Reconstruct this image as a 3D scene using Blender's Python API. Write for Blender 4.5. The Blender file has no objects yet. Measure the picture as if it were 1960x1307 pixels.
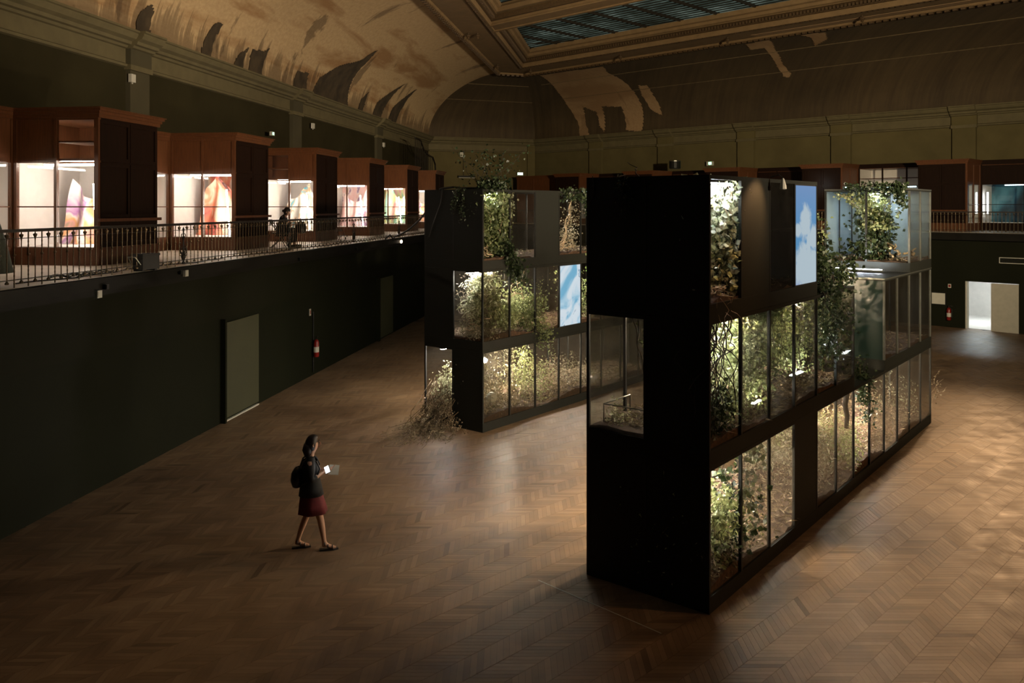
import bpy, math, random
import numpy as np
from mathutils import Vector, Matrix
random.seed(7)
rng = np.random.default_rng(7)
SC = bpy.context.scene
COL = SC.collection
PI = math.pi

# ------------------------------------------------------------------ camera, sky, exposure
cam_d = bpy.data.cameras.new('camera')
cam = bpy.data.objects.new('camera', cam_d)
COL.objects.link(cam)
cam.location = (0, 0, 5.0)
cam.rotation_euler = (PI / 2, 0, 0)
cam_d.sensor_width = 36
cam_d.lens = 36 * 1600 / 1960
cam_d.shift_y = -(653.5 - 396) / 1960
cam_d.clip_end = 300
SC.camera = cam
SC.view_settings.view_transform = 'Standard'
SC.view_settings.look = 'None'
SC.view_settings.gamma = 1
SC.view_settings.use_curve_mapping = False
SC.view_settings.exposure = 0.0
SC.cycles.transparent_max_bounces = 24
SC.cycles.max_bounces = 6
SC.cycles.diffuse_bounces = 3
SC.cycles.glossy_bounces = 3
SC.cycles.sample_clamp_indirect = 3.0
SC.cycles.caustics_reflective = False
SC.cycles.caustics_refractive = False
world = bpy.data.worlds.new('dusk_sky')
SC.world = world
world.use_nodes = True
wbg = world.node_tree.nodes['Background']
wbg.inputs[0].default_value = (0.26, 0.31, 0.29, 1)
wbg.inputs[1].default_value = 1.0

def lamp(name, kind, loc, target, energy, color, size=0.5, spot=60, blend=0.6):
    d = bpy.data.lights.new(name, kind)
    d.energy = energy
    d.color = color
    if kind == 'SPOT':
        d.spot_size = math.radians(spot)
        d.spot_blend = blend
        d.shadow_soft_size = size
    elif kind == 'POINT':
        d.shadow_soft_size = size
    o = bpy.data.objects.new(name, d)
    COL.objects.link(o)
    o.location = loc
    dv = Vector(target) - Vector(loc)
    o.rotation_euler = dv.to_track_quat('-Z', 'Y').to_euler()
    return o

WARM = (1.0, 0.62, 0.30)
# floodlights without fixtures, added behind and beside the viewer to brighten vault and walls
lamp('added_flood', 'SPOT', (16, 3.0, 6.2), (-7, 30, 16), 31000, (1.0, 0.80, 0.57), 0.5, 60, 1.0)
lamp('added_flood', 'SPOT', (10, 2.0, 7.2), (10, 46, 10.5), 31000, (1.0, 0.80, 0.52), 0.4, 66, 1.0)
# added warm spots at right, no lamp bodies, put in to warm the parquet
lamp('added_warm_spot', 'SPOT', (21, 7.0, 7.6), (9.0, 10.0, 0), 2600, (1.0, 0.52, 0.20), 0.4, 70, 1.0)
lamp('added_warm_spot', 'SPOT', (22.0, 37.2, 8.8), (1.8, 8.8, 0), 4500, (1.0, 0.58, 0.28), 0.35, 30, 0.9)

# ------------------------------------------------------------------ materials
def lin(c):
    return tuple(((x / 255 + 0.055) / 1.055) ** 2.4 if x / 255 > 0.04045 else x / 255 / 12.92 for x in c)

class NT:
    def __init__(s, name):
        s.m = bpy.data.materials.new(name)
        s.m.use_nodes = True
        s.t = s.m.node_tree
        s.n = s.t.nodes
        s.b = s.n['Principled BSDF']
        s.out = s.n['Material Output']
    def node(s, typ, **kw):
        n = s.n.new(typ)
        for k, v in kw.items():
            if k.startswith('i_'):
                key = k[2:]
                key = int(key) if key.isdigit() else key.replace('_', ' ')
                n.inputs[key].default_value = v
            else:
                setattr(n, k, v)
        return n
    def link(s, a, b):
        s.t.links.new(a, b)
    def coord(s, kind='Object', scale=(1, 1, 1), rot=(0, 0, 0)):
        c = s.node('ShaderNodeTexCoord')
        m = s.node('ShaderNodeMapping')
        m.inputs['Scale'].default_value = scale
        m.inputs['Rotation'].default_value = rot
        s.link(c.outputs[kind], m.inputs[0])
        return m.outputs[0]
    def noise(s, vec, scale=5, detail=4, rough=0.55, dist=0.0):
        n = s.node('ShaderNodeTexNoise')
        n.inputs['Scale'].default_value = scale
        n.inputs['Detail'].default_value = detail
        n.inputs['Roughness'].default_value = rough
        n.inputs['Distortion'].default_value = dist
        s.link(vec, n.inputs['Vector'])
        return n.outputs[0]
    def ramp(s, fac, stops):
        r = s.node('ShaderNodeValToRGB')
        e = r.color_ramp.elements
        while len(e) < len(stops):
            e.new(0.5)
        for k, (p, c) in enumerate(stops):
            e[k].position = p
            e[k].color = (*c[:3], 1) if not isinstance(c, (int, float)) else (c, c, c, 1)
        s.link(fac, r.inputs[0])
        return r.outputs[0]
    def mix(s, fac, a, b, mode='MIX'):
        m = s.node('ShaderNodeMix', data_type='RGBA', blend_type=mode)
        for sock, v in ((m.inputs[0], fac), (m.inputs[6], a), (m.inputs[7], b)):
            if isinstance(v, (int, float)):
                sock.default_value = v
            elif isinstance(v, tuple):
                sock.default_value = (*v[:3], 1)
            else:
                s.link(v, sock)
        return m.outputs[2]
    def bump(s, h, strength=0.3, dist=0.02):
        b = s.node('ShaderNodeBump')
        b.inputs['Strength'].default_value = strength
        b.inputs['Distance'].default_value = dist
        s.link(h, b.inputs['Height'])
        s.link(b.outputs[0], s.b.inputs['Normal'])
    def base(s, c):
        if isinstance(c, tuple):
            s.b.inputs['Base Color'].default_value = (*c[:3], 1)
        else:
            s.link(c, s.b.inputs['Base Color'])

def plain(name, c, rough=0.6, metal=0.0, spec=0.5, var=0.25, scale=6.0, bump=0.0):
    t = NT(name)
    v = t.coord('Object')
    n = t.noise(v, scale, 5)
    d = tuple(max(0, x * (1 - var)) for x in c)
    l = tuple(min(1, x * (1 + var)) for x in c)
    t.base(t.ramp(n, [(0.3, d), (0.7, l)]))
    t.b.inputs['Roughness'].default_value = rough
    t.b.inputs['Metallic'].default_value = metal
    t.b.inputs['Specular IOR Level'].default_value = spec
    if bump:
        t.bump(t.noise(v, scale * 6, 4), bump, 0.01)
    return t.m

def emit(name, c, s):
    t = NT(name)
    t.base((0.8, 0.8, 0.8))
    t.b.inputs['Emission Color'].default_value = (*c, 1)
    t.b.inputs['Emission Strength'].default_value = s
    return t.m

def wood(name, c, rough=0.35, axis='z'):
    t = NT(name)
    sc = {'z': (9, 9, 0.7), 'x': (0.7, 9, 9)}[axis]
    v = t.coord('Object', sc)
    n = t.noise(v, 4, 6, 0.6, 0.4)
    c0 = tuple(x * 0.55 for x in c)
    t.base(t.ramp(n, [(0.25, c0), (0.6, c), (0.8, tuple(min(1, x * 1.25) for x in c))]))
    t.b.inputs['Roughness'].default_value = rough
    t.b.inputs['Specular IOR Level'].default_value = 0.12 if rough > 0.45 else 0.4
    t.bump(n, 0.12, 0.004)
    return t.m

M = {}
M['wood'] = wood('mahogany', lin((98, 60, 35)), 0.4)
M['wood_dark'] = wood('dark_mahogany', lin((34, 20, 12)), 0.55)
M['white'] = plain('white_board', lin((226, 220, 214)), 0.7, var=0.04)
M['iron'] = plain('wrought_iron', (0.035, 0.030, 0.024), 0.42, 0.6, var=0.3, scale=20)
M['brass_iron'] = plain('worn_iron', (0.10, 0.075, 0.045), 0.38, 0.75, var=0.4, scale=25)
M['rail'] = plain('rail_wood', (0.020, 0.014, 0.010), 0.5)
M['slab'] = plain('gallery_edge', (0.009, 0.008, 0.006), 0.6, 0.0, 0.12, var=0.3, scale=2)
M['gfloor'] = plain('gallery_floor', lin((205, 190, 172)), 0.55, var=0.10, scale=1.5)
M['lower'] = plain('dark_green_wall', lin((23, 25, 13)), 0.75, 0.0, 0.12, var=0.12, scale=0.8, bump=0.05)
M['lower2'] = plain('dark_green_fascia', lin((25, 26, 14)), 0.75, 0.0, 0.12, var=0.12, scale=0.8)
M['panel'] = plain('olive_panel', lin((60, 61, 40)), 0.6, var=0.08, scale=1.5)
M['black'] = plain('black_panel', (0.0150, 0.0155, 0.0125), 0.55, 0.0, 0.18, var=0.12, scale=30)
M['frame'] = plain('dark_steel', (0.013, 0.013, 0.011), 0.5, 0.2, 0.3, var=0.2, scale=12)
M['alu'] = plain('aluminium_edge', (0.20, 0.20, 0.175), 0.35, 0.8, var=0.15, scale=12)
M['greenpanel'] = plain('deep_green_panel', (0.003, 0.014, 0.010), 0.3, 0.0, 0.5, var=0.15, scale=4)
M['greypanel'] = plain('grey_blue_panel', (0.10, 0.14, 0.16), 0.35, 0.1, 0.5, var=0.2, scale=3)
M['soil'] = plain('soil', lin((70, 50, 34)), 0.95, var=0.6, scale=14, bump=0.8)
M['root'] = plain('root_bark', lin((168, 148, 120)), 0.8, var=0.35, scale=20)
M['rootdark'] = plain('dark_root', lin((46, 38, 28)), 0.8, var=0.35, scale=20)
M['stem'] = plain('stem_bark', lin((86, 70, 46)), 0.8, var=0.35, scale=20)
M['rubber'] = plain('black_rubber', (0.010, 0.010, 0.010), 0.6)
M['signwhite'] = plain('white_plastic', lin((196, 194, 182)), 0.5, var=0.05)
M['red'] = plain('red_enamel', lin((120, 24, 18)), 0.3, var=0.1)
M['beam'] = None

def leafmat(name, a, b, trans=0.35):
    t = NT(name)
    g = t.node('ShaderNodeNewGeometry')
    t.base(t.ramp(g.outputs['Random Per Island'], [(0.0, a), (1.0, b)]))
    t.b.inputs['Roughness'].default_value = 0.42
    t.b.inputs['Specular IOR Level'].default_value = 0.4
    tr = t.node('ShaderNodeBsdfTranslucent')
    tr.inputs[0].default_value = (b[0] * 1.2, b[1] * 1.2, b[2] * 0.8, 1)
    mx = t.node('ShaderNodeMixShader')
    mx.inputs[0].default_value = trans
    t.link(t.b.outputs[0], mx.inputs[1])
    t.link(tr.outputs[0], mx.inputs[2])
    t.link(mx.outputs[0], t.out.inputs[0])
    return t.m

M['ivy'] = leafmat('ivy_leaf', (0.020, 0.034, 0.012), (0.22, 0.26, 0.12), 0.22)
M['ivydark'] = leafmat('dark_ivy_leaf', (0.008, 0.016, 0.007), (0.045, 0.065, 0.028), 0.15)
M['bright'] = leafmat('bright_leaf', (0.045, 0.070, 0.022), (0.44, 0.48, 0.26), 0.25)
M['pale'] = leafmat('pale_leaf', (0.12, 0.135, 0.08), (0.62, 0.63, 0.48), 0.25)
M['dry'] = leafmat('dry_leaf', (0.06, 0.042, 0.024), (0.36, 0.28, 0.19), 0.15)
M['straw'] = leafmat('straw_leaf', (0.07, 0.058, 0.036), (0.38, 0.34, 0.25), 0.12)

def glassmat(name, tint, dust, dustcol, rough=0.06):
    t = NT(name)
    t.n.remove(t.b)
    tr = t.node('ShaderNodeBsdfTransparent')
    tr.inputs[0].default_value = (*tint, 1)
    gl = t.node('ShaderNodeBsdfGlossy')
    gl.inputs['Color'].default_value = (0.9, 0.9, 0.9, 1)
    gl.inputs['Roughness'].default_value = rough
    lw = t.node('ShaderNodeLayerWeight')
    pw = t.node('ShaderNodeMath', operation='POWER')
    t.link(lw.outputs['Facing'], pw.inputs[0]); pw.inputs[1].default_value = 4.0
    fr = t.node('ShaderNodeMath', operation='MULTIPLY_ADD')
    t.link(pw.outputs[0], fr.inputs[0]); fr.inputs[1].default_value = 0.55; fr.inputs[2].default_value = 0.03
    m1 = t.node('ShaderNodeMixShader')
    t.link(fr.outputs[0], m1.inputs[0])
    t.link(tr.outputs[0], m1.inputs[1])
    t.link(gl.outputs[0], m1.inputs[2])
    last = m1.outputs[0]
    if dust > 0:
        v = t.coord('Object', (1, 1, 0.6))
        n = t.noise(v, 2.2, 8, 0.72)
        n2 = t.noise(v, 46, 3, 0.6)
        k = t.mix(0.42, n, n2)
        f = t.ramp(k, [(0.36, 0.15 * dust), (0.56, 0.6 * dust), (0.70, 1.6 * dust)])
        di = t.node('ShaderNodeBsdfDiffuse')
        di.inputs[0].default_value = (*dustcol, 1)
        tl = t.node('ShaderNodeBsdfTranslucent')
        tl.inputs[0].default_value = (*dustcol, 1)
        md = t.node('ShaderNodeMixShader')
        md.inputs[0].default_value = 0.5
        t.link(di.outputs[0], md.inputs[1])
        t.link(tl.outputs[0], md.inputs[2])
        m2 = t.node('ShaderNodeMixShader')
        t.link(f, m2.inputs[0])
        t.link(last, m2.inputs[1])
        t.link(md.outputs[0], m2.inputs[2])
        last = m2.outputs[0]
    t.link(last, t.out.inputs[0])
    return t.m

M['glass'] = glassmat('dusty_glass', (0.80, 0.79, 0.75), 0.05, (0.32, 0.29, 0.24))
M['clear'] = glassmat('cabinet_glass', (0.97, 0.97, 0.96), 0.0, (0, 0, 0), 0.02)

# parquet
t = NT('oak_parquet')
g = t.node('ShaderNodeNewGeometry')
oi = t.node('ShaderNodeObjectInfo')
ad = t.node('ShaderNodeMath', operation='ADD')
t.link(g.outputs['Random Per Island'], ad.inputs[0])
t.link(oi.outputs['Random'], ad.inputs[1])
frn = t.node('ShaderNodeMath', operation='FRACT')
t.link(ad.outputs[0], frn.inputs[0])
pc = t.ramp(frn.outputs[0], [(0.0, lin((122, 98, 75))), (0.5, lin((134, 109, 84))), (0.94, lin((146, 121, 96))), (1.0, lin((100, 78, 57)))])
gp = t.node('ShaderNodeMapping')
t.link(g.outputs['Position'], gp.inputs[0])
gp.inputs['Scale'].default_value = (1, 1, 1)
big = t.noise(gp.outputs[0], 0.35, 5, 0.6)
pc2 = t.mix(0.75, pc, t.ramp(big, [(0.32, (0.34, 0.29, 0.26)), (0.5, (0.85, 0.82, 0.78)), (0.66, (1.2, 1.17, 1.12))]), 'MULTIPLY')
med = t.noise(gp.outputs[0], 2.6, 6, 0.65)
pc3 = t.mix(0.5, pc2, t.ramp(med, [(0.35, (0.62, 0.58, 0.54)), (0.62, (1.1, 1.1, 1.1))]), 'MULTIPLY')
t.base(pc3)
t.link(t.ramp(med, [(0.3, 0.40), (0.7, 0.58)]), t.b.inputs['Roughness'])
t.b.inputs['Specular IOR Level'].default_value = 0.45
t.bump(t.noise(gp.outputs[0], 7.0, 3), 0.07, 0.012)
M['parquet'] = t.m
M['subfloor'] = plain('subfloor', (0.03, 0.018, 0.011), 0.8)

# plaster, with the vault's own stains laid along its curve (uv in metres)
def plaster(name, a, b, stain, dark, amt):
    t = NT(name)
    v = t.coord('UV', (0.55, 0.16, 1))
    v2 = t.coord('UV', (0.12, 0.55, 1))
    v3 = t.coord('UV', (1, 1, 1))
    n1 = t.noise(v, 1.3, 6, 0.62, 0.5)
    n2 = t.noise(v2, 1.1, 5, 0.6, 0.3)
    n3 = t.noise(v3, 6, 6, 0.65)
    c = t.ramp(n3, [(0.3, a), (0.7, b)])
    c = t.mix(t.ramp(n2, [(0.50, 0.0), (0.62, 0.75)]), c, stain)
    c = t.mix(t.ramp(n1, [(0.60, 0.0), (0.63, amt)]), c, dark)
    sx = t.node('ShaderNodeSeparateXYZ')
    uv = t.node('ShaderNodeTexCoord')
    t.link(uv.outputs['UV'], sx.inputs[0])
    v4 = t.coord('UV', (1.1, 0.05, 1))
    n4 = t.noise(v4, 1.2, 5, 0.7)
    # damp tide mark rising from the cornice
    ad = t.node('ShaderNodeMath', operation='MULTIPLY_ADD')
    t.link(n4, ad.inputs[0]); ad.inputs[1].default_value = -9.0; t.link(sx.outputs[1], ad.inputs[2])
    e = t.node('ShaderNodeMath', operation='ADD')
    t.link(ad.outputs[0], e.inputs[0]); e.inputs[1].default_value = 3.9
    c = t.mix(t.ramp(e.outputs[0], [(0.0, amt), (0.5, amt * 0.6), (0.6, 0.0)]), c, dark)
    t.base(c)
    t.b.inputs['Roughness'].default_value = 0.85
    t.bump(n3, 0.2, 0.02)
    return t.m

M['cove_left'] = plaster('stained_plaster', lin((176, 150, 112)), lin((198, 172, 132)), lin((140, 100, 58)), lin((74, 58, 40)), 0.6)
M['patch'] = plaster('bare_plaster', lin((150, 122, 90)), lin((168, 140, 104)), lin((134, 104, 72)), lin((110, 86, 60)), 0.4)
t = NT('faded_vault_lining')
v = t.coord('UV', (1.6, 0.10, 1))
v2 = t.coord('UV', (0.2, 0.2, 1))
n1 = t.noise(v, 1.8, 5, 0.7)
n2 = t.noise(v2, 1.0, 5, 0.6)
c = t.ramp(n1, [(0.32, lin((66, 53, 35))), (0.68, lin((84, 70, 47)))])
c = t.mix(0.7, c, t.ramp(n2, [(0.3, (0.5, 0.5, 0.5)), (0.7, (1.2, 1.2, 1.2))]), 'MULTIPLY')
t.base(c)
t.b.inputs['Roughness'].default_value = 0.8
M['cove_dark'] = t.m
M['seam'] = plain('lining_seam', lin((98, 84, 60)), 0.8)
M['pilaster'] = plain('pilaster_shaded_paint', lin((70, 65, 45)), 0.85, var=0.12, scale=1)  # left pilasters only: their dimmer light is put into a darker colour
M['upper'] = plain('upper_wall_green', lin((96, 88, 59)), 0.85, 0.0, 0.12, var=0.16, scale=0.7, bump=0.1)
M['upper_left'] = plain('upper_wall_shaded_green', lin((50, 46, 29)), 0.85, 0.0, 0.12, var=0.16, scale=0.7, bump=0.1)  # darker copy of the upper green, shade on the left put into the colour
M['cornice'] = plain('cornice_plaster', lin((98, 90, 63)), 0.8, var=0.12, scale=3)
M['beam'] = plain('skylight_beam', lin((116, 94, 64)), 0.7, var=0.14, scale=2.5)
M['ornament'] = plain('gilt_ornament', lin((72, 55, 34)), 0.6, var=0.4, scale=18)
t = NT('skylight_glass')
v = t.coord('Object', (1, 1, 1))
n = t.noise(v, 0.45, 5, 0.7)
tl = t.node('ShaderNodeBsdfTranslucent')
t.link(t.ramp(n, [(0.36, (0.22, 0.24, 0.21)), (0.50, (0.42, 0.46, 0.43)), (0.64, (0.80, 0.84, 0.80))]), tl.inputs[0])
mx = t.node('ShaderNodeMixShader')
mx.inputs[0].default_value = 0.85
t.base((0.05, 0.05, 0.045))
t.b.inputs['Roughness'].default_value = 0.4
t.link(t.b.outputs[0], mx.inputs[1]); t.link(tl.outputs[0], mx.inputs[2]); t.link(mx.outputs[0], t.out.inputs[0])
M['skyglass'] = t.m

# ------------------------------------------------------------------ mesh helpers
class MB:
    def __init__(s):
        s.v = []; s.f = []
    def box(s, x0, x1, y0, y1, z0, z1):
        k = len(s.v)
        s.v += [(x0, y0, z0), (x1, y0, z0), (x1, y1, z0), (x0, y1, z0), (x0, y0, z1), (x1, y0, z1), (x1, y1, z1), (x0, y1, z1)]
        s.f += [(k, k+3, k+2, k+1), (k+4, k+5, k+6, k+7), (k, k+1, k+5, k+4), (k+1, k+2, k+6, k+5), (k+2, k+3, k+7, k+6), (k+3, k, k+4, k+7)]
        return s
    def bar(s, a, b, w, h=None, up=(0, 0, 1)):
        h = h or w
        a = Vector(a); b = Vector(b); d = (b - a).normalized()
        up = Vector(up)
        if abs(d.dot(up)) > 0.98: up = Vector((1, 0, 0))
        x = d.cross(up).normalized() * w / 2
        y = x.cross(d).normalized() * h / 2
        k = len(s.v)
        for p in (a, b):
            for q in (-x - y, x - y, x + y, -x + y):
                s.v.append(tuple(p + q))
        s.f += [(k, k+1, k+2, k+3), (k+7, k+6, k+5, k+4), (k, k+4, k+5, k+1), (k+1, k+5, k+6, k+2), (k+2, k+6, k+7, k+3), (k+3, k+7, k+4, k)]
        return s
    def tube(s, pts, r, n=5, taper=None):
        pts = [Vector(p) for p in pts]
        k0 = len(s.v)
        m = len(pts)
        prev = None
        for i, p in enumerate(pts):
            d = (pts[min(i+1, m-1)] - pts[max(i-1, 0)])
            d = d.normalized() if d.length > 1e-9 else Vector((0, 0, 1))
            if prev is None:
                a = Vector((0, 0, 1)) if abs(d.z) < 0.9 else Vector((1, 0, 0))
                x = d.cross(a).normalized()
            else:
                x = (prev - d * prev.dot(d))
                x = x.normalized() if x.length > 1e-6 else d.orthogonal().normalized()
            prev = x
            y = d.cross(x)
            rr = r if taper is None else r + (taper - r) * i / max(1, m - 1)
            if isinstance(r, (list, tuple)): rr = r[i]
            for j in range(n):
                a = 2 * PI * j / n
                s.v.append(tuple(p + x * (rr * math.cos(a)) + y * (rr * math.sin(a))))
        for i in range(m - 1):
            for j in range(n):
                a = k0 + i * n + j; b = k0 + i * n + (j + 1) % n
                s.f.append((a, b, b + n, a + n))
        s.f.append(tuple(k0 + j for j in range(n))[::-1])
        s.f.append(tuple(k0 + (m - 1) * n + j for j in range(n)))
        return s
    def lathe(s, prof, n=8, c=(0, 0, 0), sy=1.0):
        k0 = len(s.v)
        for (r, z) in prof:
            for j in range(n):
                a = 2 * PI * (j + 0.5) / n
                s.v.append((c[0] + r * math.cos(a), c[1] + sy * r * math.sin(a), c[2] + z))
        for i in range(len(prof) - 1):
            for j in range(n):
                a = k0 + i * n + j; b = k0 + i * n + (j + 1) % n
                s.f.append((a, b, b + n, a + n))
        s.f.append(tuple(k0 + j for j in range(n))[::-1])
        s.f.append(tuple(k0 + (len(prof) - 1) * n + j for j in range(n)))
        return s
    def prism(s, poly, z0, z1):
        k = len(s.v); n = len(poly)
        s.v += [(x, y, z0) for x, y in poly] + [(x, y, z1) for x, y in poly]
        s.f += [tuple(range(k + n - 1, k - 1, -1)), tuple(range(k + n, k + 2 * n))]
        s.f += [(k + i, k + (i + 1) % n, k + n + (i + 1) % n, k + n + i) for i in range(n)]
        return s
    def sweep(s, path, prof, closed=False):
        """path: list of (x,y) with hall on the right hand; prof: list of (out, z): out measured to the right"""
        k0 = len(s.v); m = len(path); n = len(prof)
        for i, p in enumerate(path):
            p = Vector(p)
            d0 = (p - Vector(path[i-1])).normalized() if i > 0 else None
            d1 = (Vector(path[i+1]) - p).normalized() if i < m - 1 else None
            d0 = d0 or d1; d1 = d1 or d0
            n0 = Vector((d0.y, -d0.x)); n1 = Vector((d1.y, -d1.x))
            b = (n0 + n1)
            b = b / max(0.2, b.dot(n0))
            for (o, z) in prof:
                s.v.append((p.x + b.x * o, p.y + b.y * o, z))
        for i in range(m - 1):
            for j in range(n - 1):
                a = k0 + i * n + j
                s.f.append((a, a + 1, a + n + 1, a + n))
        return s
    def build(s, name, mat, parent=None, smooth=False, loc=None, rotz=None):
        me = bpy.data.meshes.new(name)
        me.from_pydata(s.v, [], s.f)
        if smooth:
            me.polygons.foreach_set('use_smooth', [True] * len(me.polygons))
        me.update()
        me.materials.append(M[mat] if isinstance(mat, str) else mat)
        o = bpy.data.objects.new(name, me)
        COL.objects.link(o)
        if parent is not None: o.parent = parent
        if loc: o.location = loc
        if rotz is not None: o.rotation_euler = (0, 0, rotz)
        return o

def BX(name, mat, parent, *b):
    m = MB()
    m.box(*b)
    return m.build(name, mat, parent)

def np_mesh(name, V, F4, mat, parent=None, loc=None, rotz=None, uv=None):
    """V (n,3), F4 (m,4) quads"""
    me = bpy.data.meshes.new(name)
    V = np.asarray(V, dtype=np.float32); F4 = np.asarray(F4, dtype=np.int32)
    me.vertices.add(len(V)); me.vertices.foreach_set('co', V.ravel())
    me.loops.add(F4.size); me.loops.foreach_set('vertex_index', F4.ravel())
    me.polygons.add(len(F4)); me.polygons.foreach_set('loop_start', np.arange(0, F4.size, 4, dtype=np.int32))
    me.polygons.foreach_set('use_smooth', np.zeros(len(F4), dtype=bool))
    me.update(calc_edges=True)
    if uv is not None:
        l = me.uv_layers.new(name='UVMap')
        l.data.foreach_set('uv', np.asarray(uv, dtype=np.float32)[F4.ravel()].ravel())
    me.materials.append(M[mat] if isinstance(mat, str) else mat)
    o = bpy.data.objects.new(name, me)
    COL.objects.link(o)
    if parent is not None: o.parent = parent
    if loc: o.location = loc
    if rotz is not None: o.rotation_euler = (0, 0, rotz)
    return o

def share(src, name, parent, loc=(0, 0, 0), rot=(0, 0, 0), scale=(1, 1, 1)):
    o = src.copy()
    o.name = name
    COL.objects.link(o)
    o.parent = parent
    o.location = loc; o.rotation_euler = rot; o.scale = scale
    return o

def tag(o, label, cat, group=None, kind=None):
    o['label'] = label; o['category'] = cat
    if group: o['group'] = group
    if kind: o['kind'] = kind
    return o

def thing(name, label, cat, loc=(0, 0, 0), rotz=0.0, group=None):
    o = bpy.data.objects.new(name, None)
    o.empty_display_size = 0.1
    COL.objects.link(o)
    o.location = loc; o.rotation_euler = (0, 0, rotz)
    return tag(o, label, cat, group)

def struct(o):
    o['kind'] = 'structure'
    return o
def stuff(o):
    o['kind'] = 'stuff'
    return o

# frames.  left wall: x runs away from the viewer along the wall, y points out of the hall
LO = Vector((-9.465, 0, 0)); LR = math.atan2(0.990, 0.1406)
RO = Vector((26.5, 26.5, 0)); RR = -PI / 4
def fr(o, r, x, y, z=0.0):
    return Vector((o.x + x * math.cos(r) - y * math.sin(r), o.y + x * math.sin(r) + y * math.cos(r), z))
def LW(x, y, z=0.0): return fr(LO, LR, x, y, z)
def RW(x, y, z=0.0): return fr(RO, RR, x, y, z)
def root(name, o, r):
    e = bpy.data.objects.new(name, None)
    COL.objects.link(e); e.location = o; e.rotation_euler = (0, 0, r)
    return e

def line_x(p, d, q, e):
    den = d[0] * e[1] - d[1] * e[0]
    k = ((q[0] - p[0]) * e[1] - (q[1] - p[1]) * e[0]) / den
    return (p[0] + d[0] * k, p[1] + d[1] * k)

# ================================================================== THE ROOM
GZ = 3.85                    # left gallery floor
GZR = 3.955                  # right gallery floor
LD = (0.1406, 0.990); RD = (0.70711, -0.70711)
CA = (-5.54, 55.8); CR = math.atan2(0.342, 0.9397); CD = (0.9397, 0.342)
def CW(x, y, z=0.0): return fr(Vector((CA[0], CA[1], 0)), CR, x, y, z)
def corner_a(yl, yc): return line_x(LW(0, yl)[:2], LD, CW(0, yc)[:2], CD)
def corner_b(yc, yr): return line_x(CW(0, yc)[:2], CD, RW(0, yr)[:2], RD)
def wallpts(yl, yc, yr, near=-4.0, right=30.0):
    p0 = line_x(LW(0, yl)[:2], LD, (0, near), (1, 0))
    p3 = line_x(RW(0, yr)[:2], RD, (right, 0), (0, 1))
    return [p0, corner_a(yl, yc), corner_b(yc, yr), p3]

# ---- floor: slab and chevron parquet
floor = struct(MB().prism([(-16, -5), (31, -5), (31, 32), (6, 62), (-8, 62)], -0.3, -0.004).build('floor', 'subfloor'))
W_ = 0.32; H_ = 0.1
gap = 0.0026
def parq():
    cols = []
    ks = np.arange(-400, 400)
    for ci in range(-110, 60):
        p0 = ci * W_
        sgn = 1 if ci % 2 == 0 else -1
        r0 = ks * H_ + (0 if sgn > 0 else W_)
        r0 = r0 + (0.0)
        # corners (p, r)
        A = np.stack([np.full(len(ks), p0 + gap / 2), r0 + gap / 2 + sgn * gap / 2], 1)
        B = np.stack([np.full(len(ks), p0 + W_ - gap / 2), r0 + gap / 2 + sgn * (W_ - gap / 2)], 1)
        Cc = B + (0, H_ - gap); D = A + (0, H_ - gap)
        q = np.stack([A, B, Cc, D], 1)
        cols.append(q)
    q = np.concatenate(cols)                          # n,4,2 in (p,r)
    off = 22.0
    X = (q[..., 0] + q[..., 1]) * 0.70711 + 0
    Y = (q[..., 1] - q[..., 0]) * 0.70711 + off
    cx = X.mean(1); cy = Y.mean(1)
    keep = (cy > 7.4) & (cy < 36.5) & (cx > -9.66 + 0.142 * cy) & (cx + cy < 53.15) & (cx / np.maximum(cy, 1) < 0.68) & (cx / np.maximum(cy, 1) > -0.68)
    return X[keep], Y[keep]
PX_, PY_ = parq()
cxs, cys = PX_.mean(1), PY_.mean(1)
# nearest visible ones become parts
vis = (np.abs(cxs / cys) < 0.61) & (cys > 8.75)
order = np.argsort(np.where(vis, cys + 0.00 * np.abs(cxs), 1e9))
near_i = order[:290]
mask = np.ones(len(cxs), bool); mask[near_i] = False
def plank_np(Xs, Ys, dz):
    n = len(Xs)
    top = np.stack([Xs, Ys, np.repeat(dz[:, None], 4, 1)], -1)
    bot = top.copy(); bot[..., 2] = -0.008
    V = np.concatenate([top, bot], 1).reshape(-1, 3)
    b = (np.arange(n) * 8)[:, None]
    F = np.concatenate([b + np.array(k) for k in ([0, 1, 2, 3], [0, 4, 5, 1], [1, 5, 6, 2], [2, 6, 7, 3], [3, 7, 4, 0])], 0)
    return V, F
dz = rng.uniform(-0.0003, 0.0003, len(cxs))
V, F = plank_np(PX_[mask], PY_[mask], dz[mask])
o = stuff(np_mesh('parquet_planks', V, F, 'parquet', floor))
proto = {}
for i in near_i:
    X4, Y4 = PX_[i], PY_[i]
    c = (float(cxs[i]), float(cys[i]))
    key = bool(abs(Y4[1] - Y4[0]) < 0.05)
    if key not in proto:
        V, F = plank_np(X4[None] - c[0], Y4[None] - c[1], np.zeros(1))
        proto[key] = np_mesh('plank', V, F, 'parquet', floor, (c[0], c[1], float(dz[i])))
    else:
        share(proto[key], 'plank', floor, (c[0], c[1], float(dz[i])))
# the parquet goes on, unbroken, out of sight
o = stuff(MB().prism([(-9.4, -4), (30, -4), (30, 7.2), (-8.4, 7.2)], -0.0039, -0.002).build('parquet_border', 'parquet', floor))
o = stuff(MB().prism([(-4.2, 36.8), (16, 36.8), (4.5, 48), (-2.6, 48)], -0.0039, -0.002).build('parquet_border', 'parquet', floor))
o = stuff(MB().prism([(22.5, 30.2), (30, 22.8), (30, 7.2), (24, 7.2)], -0.0039, -0.003).build('parquet_border', 'parquet', floor))

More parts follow.
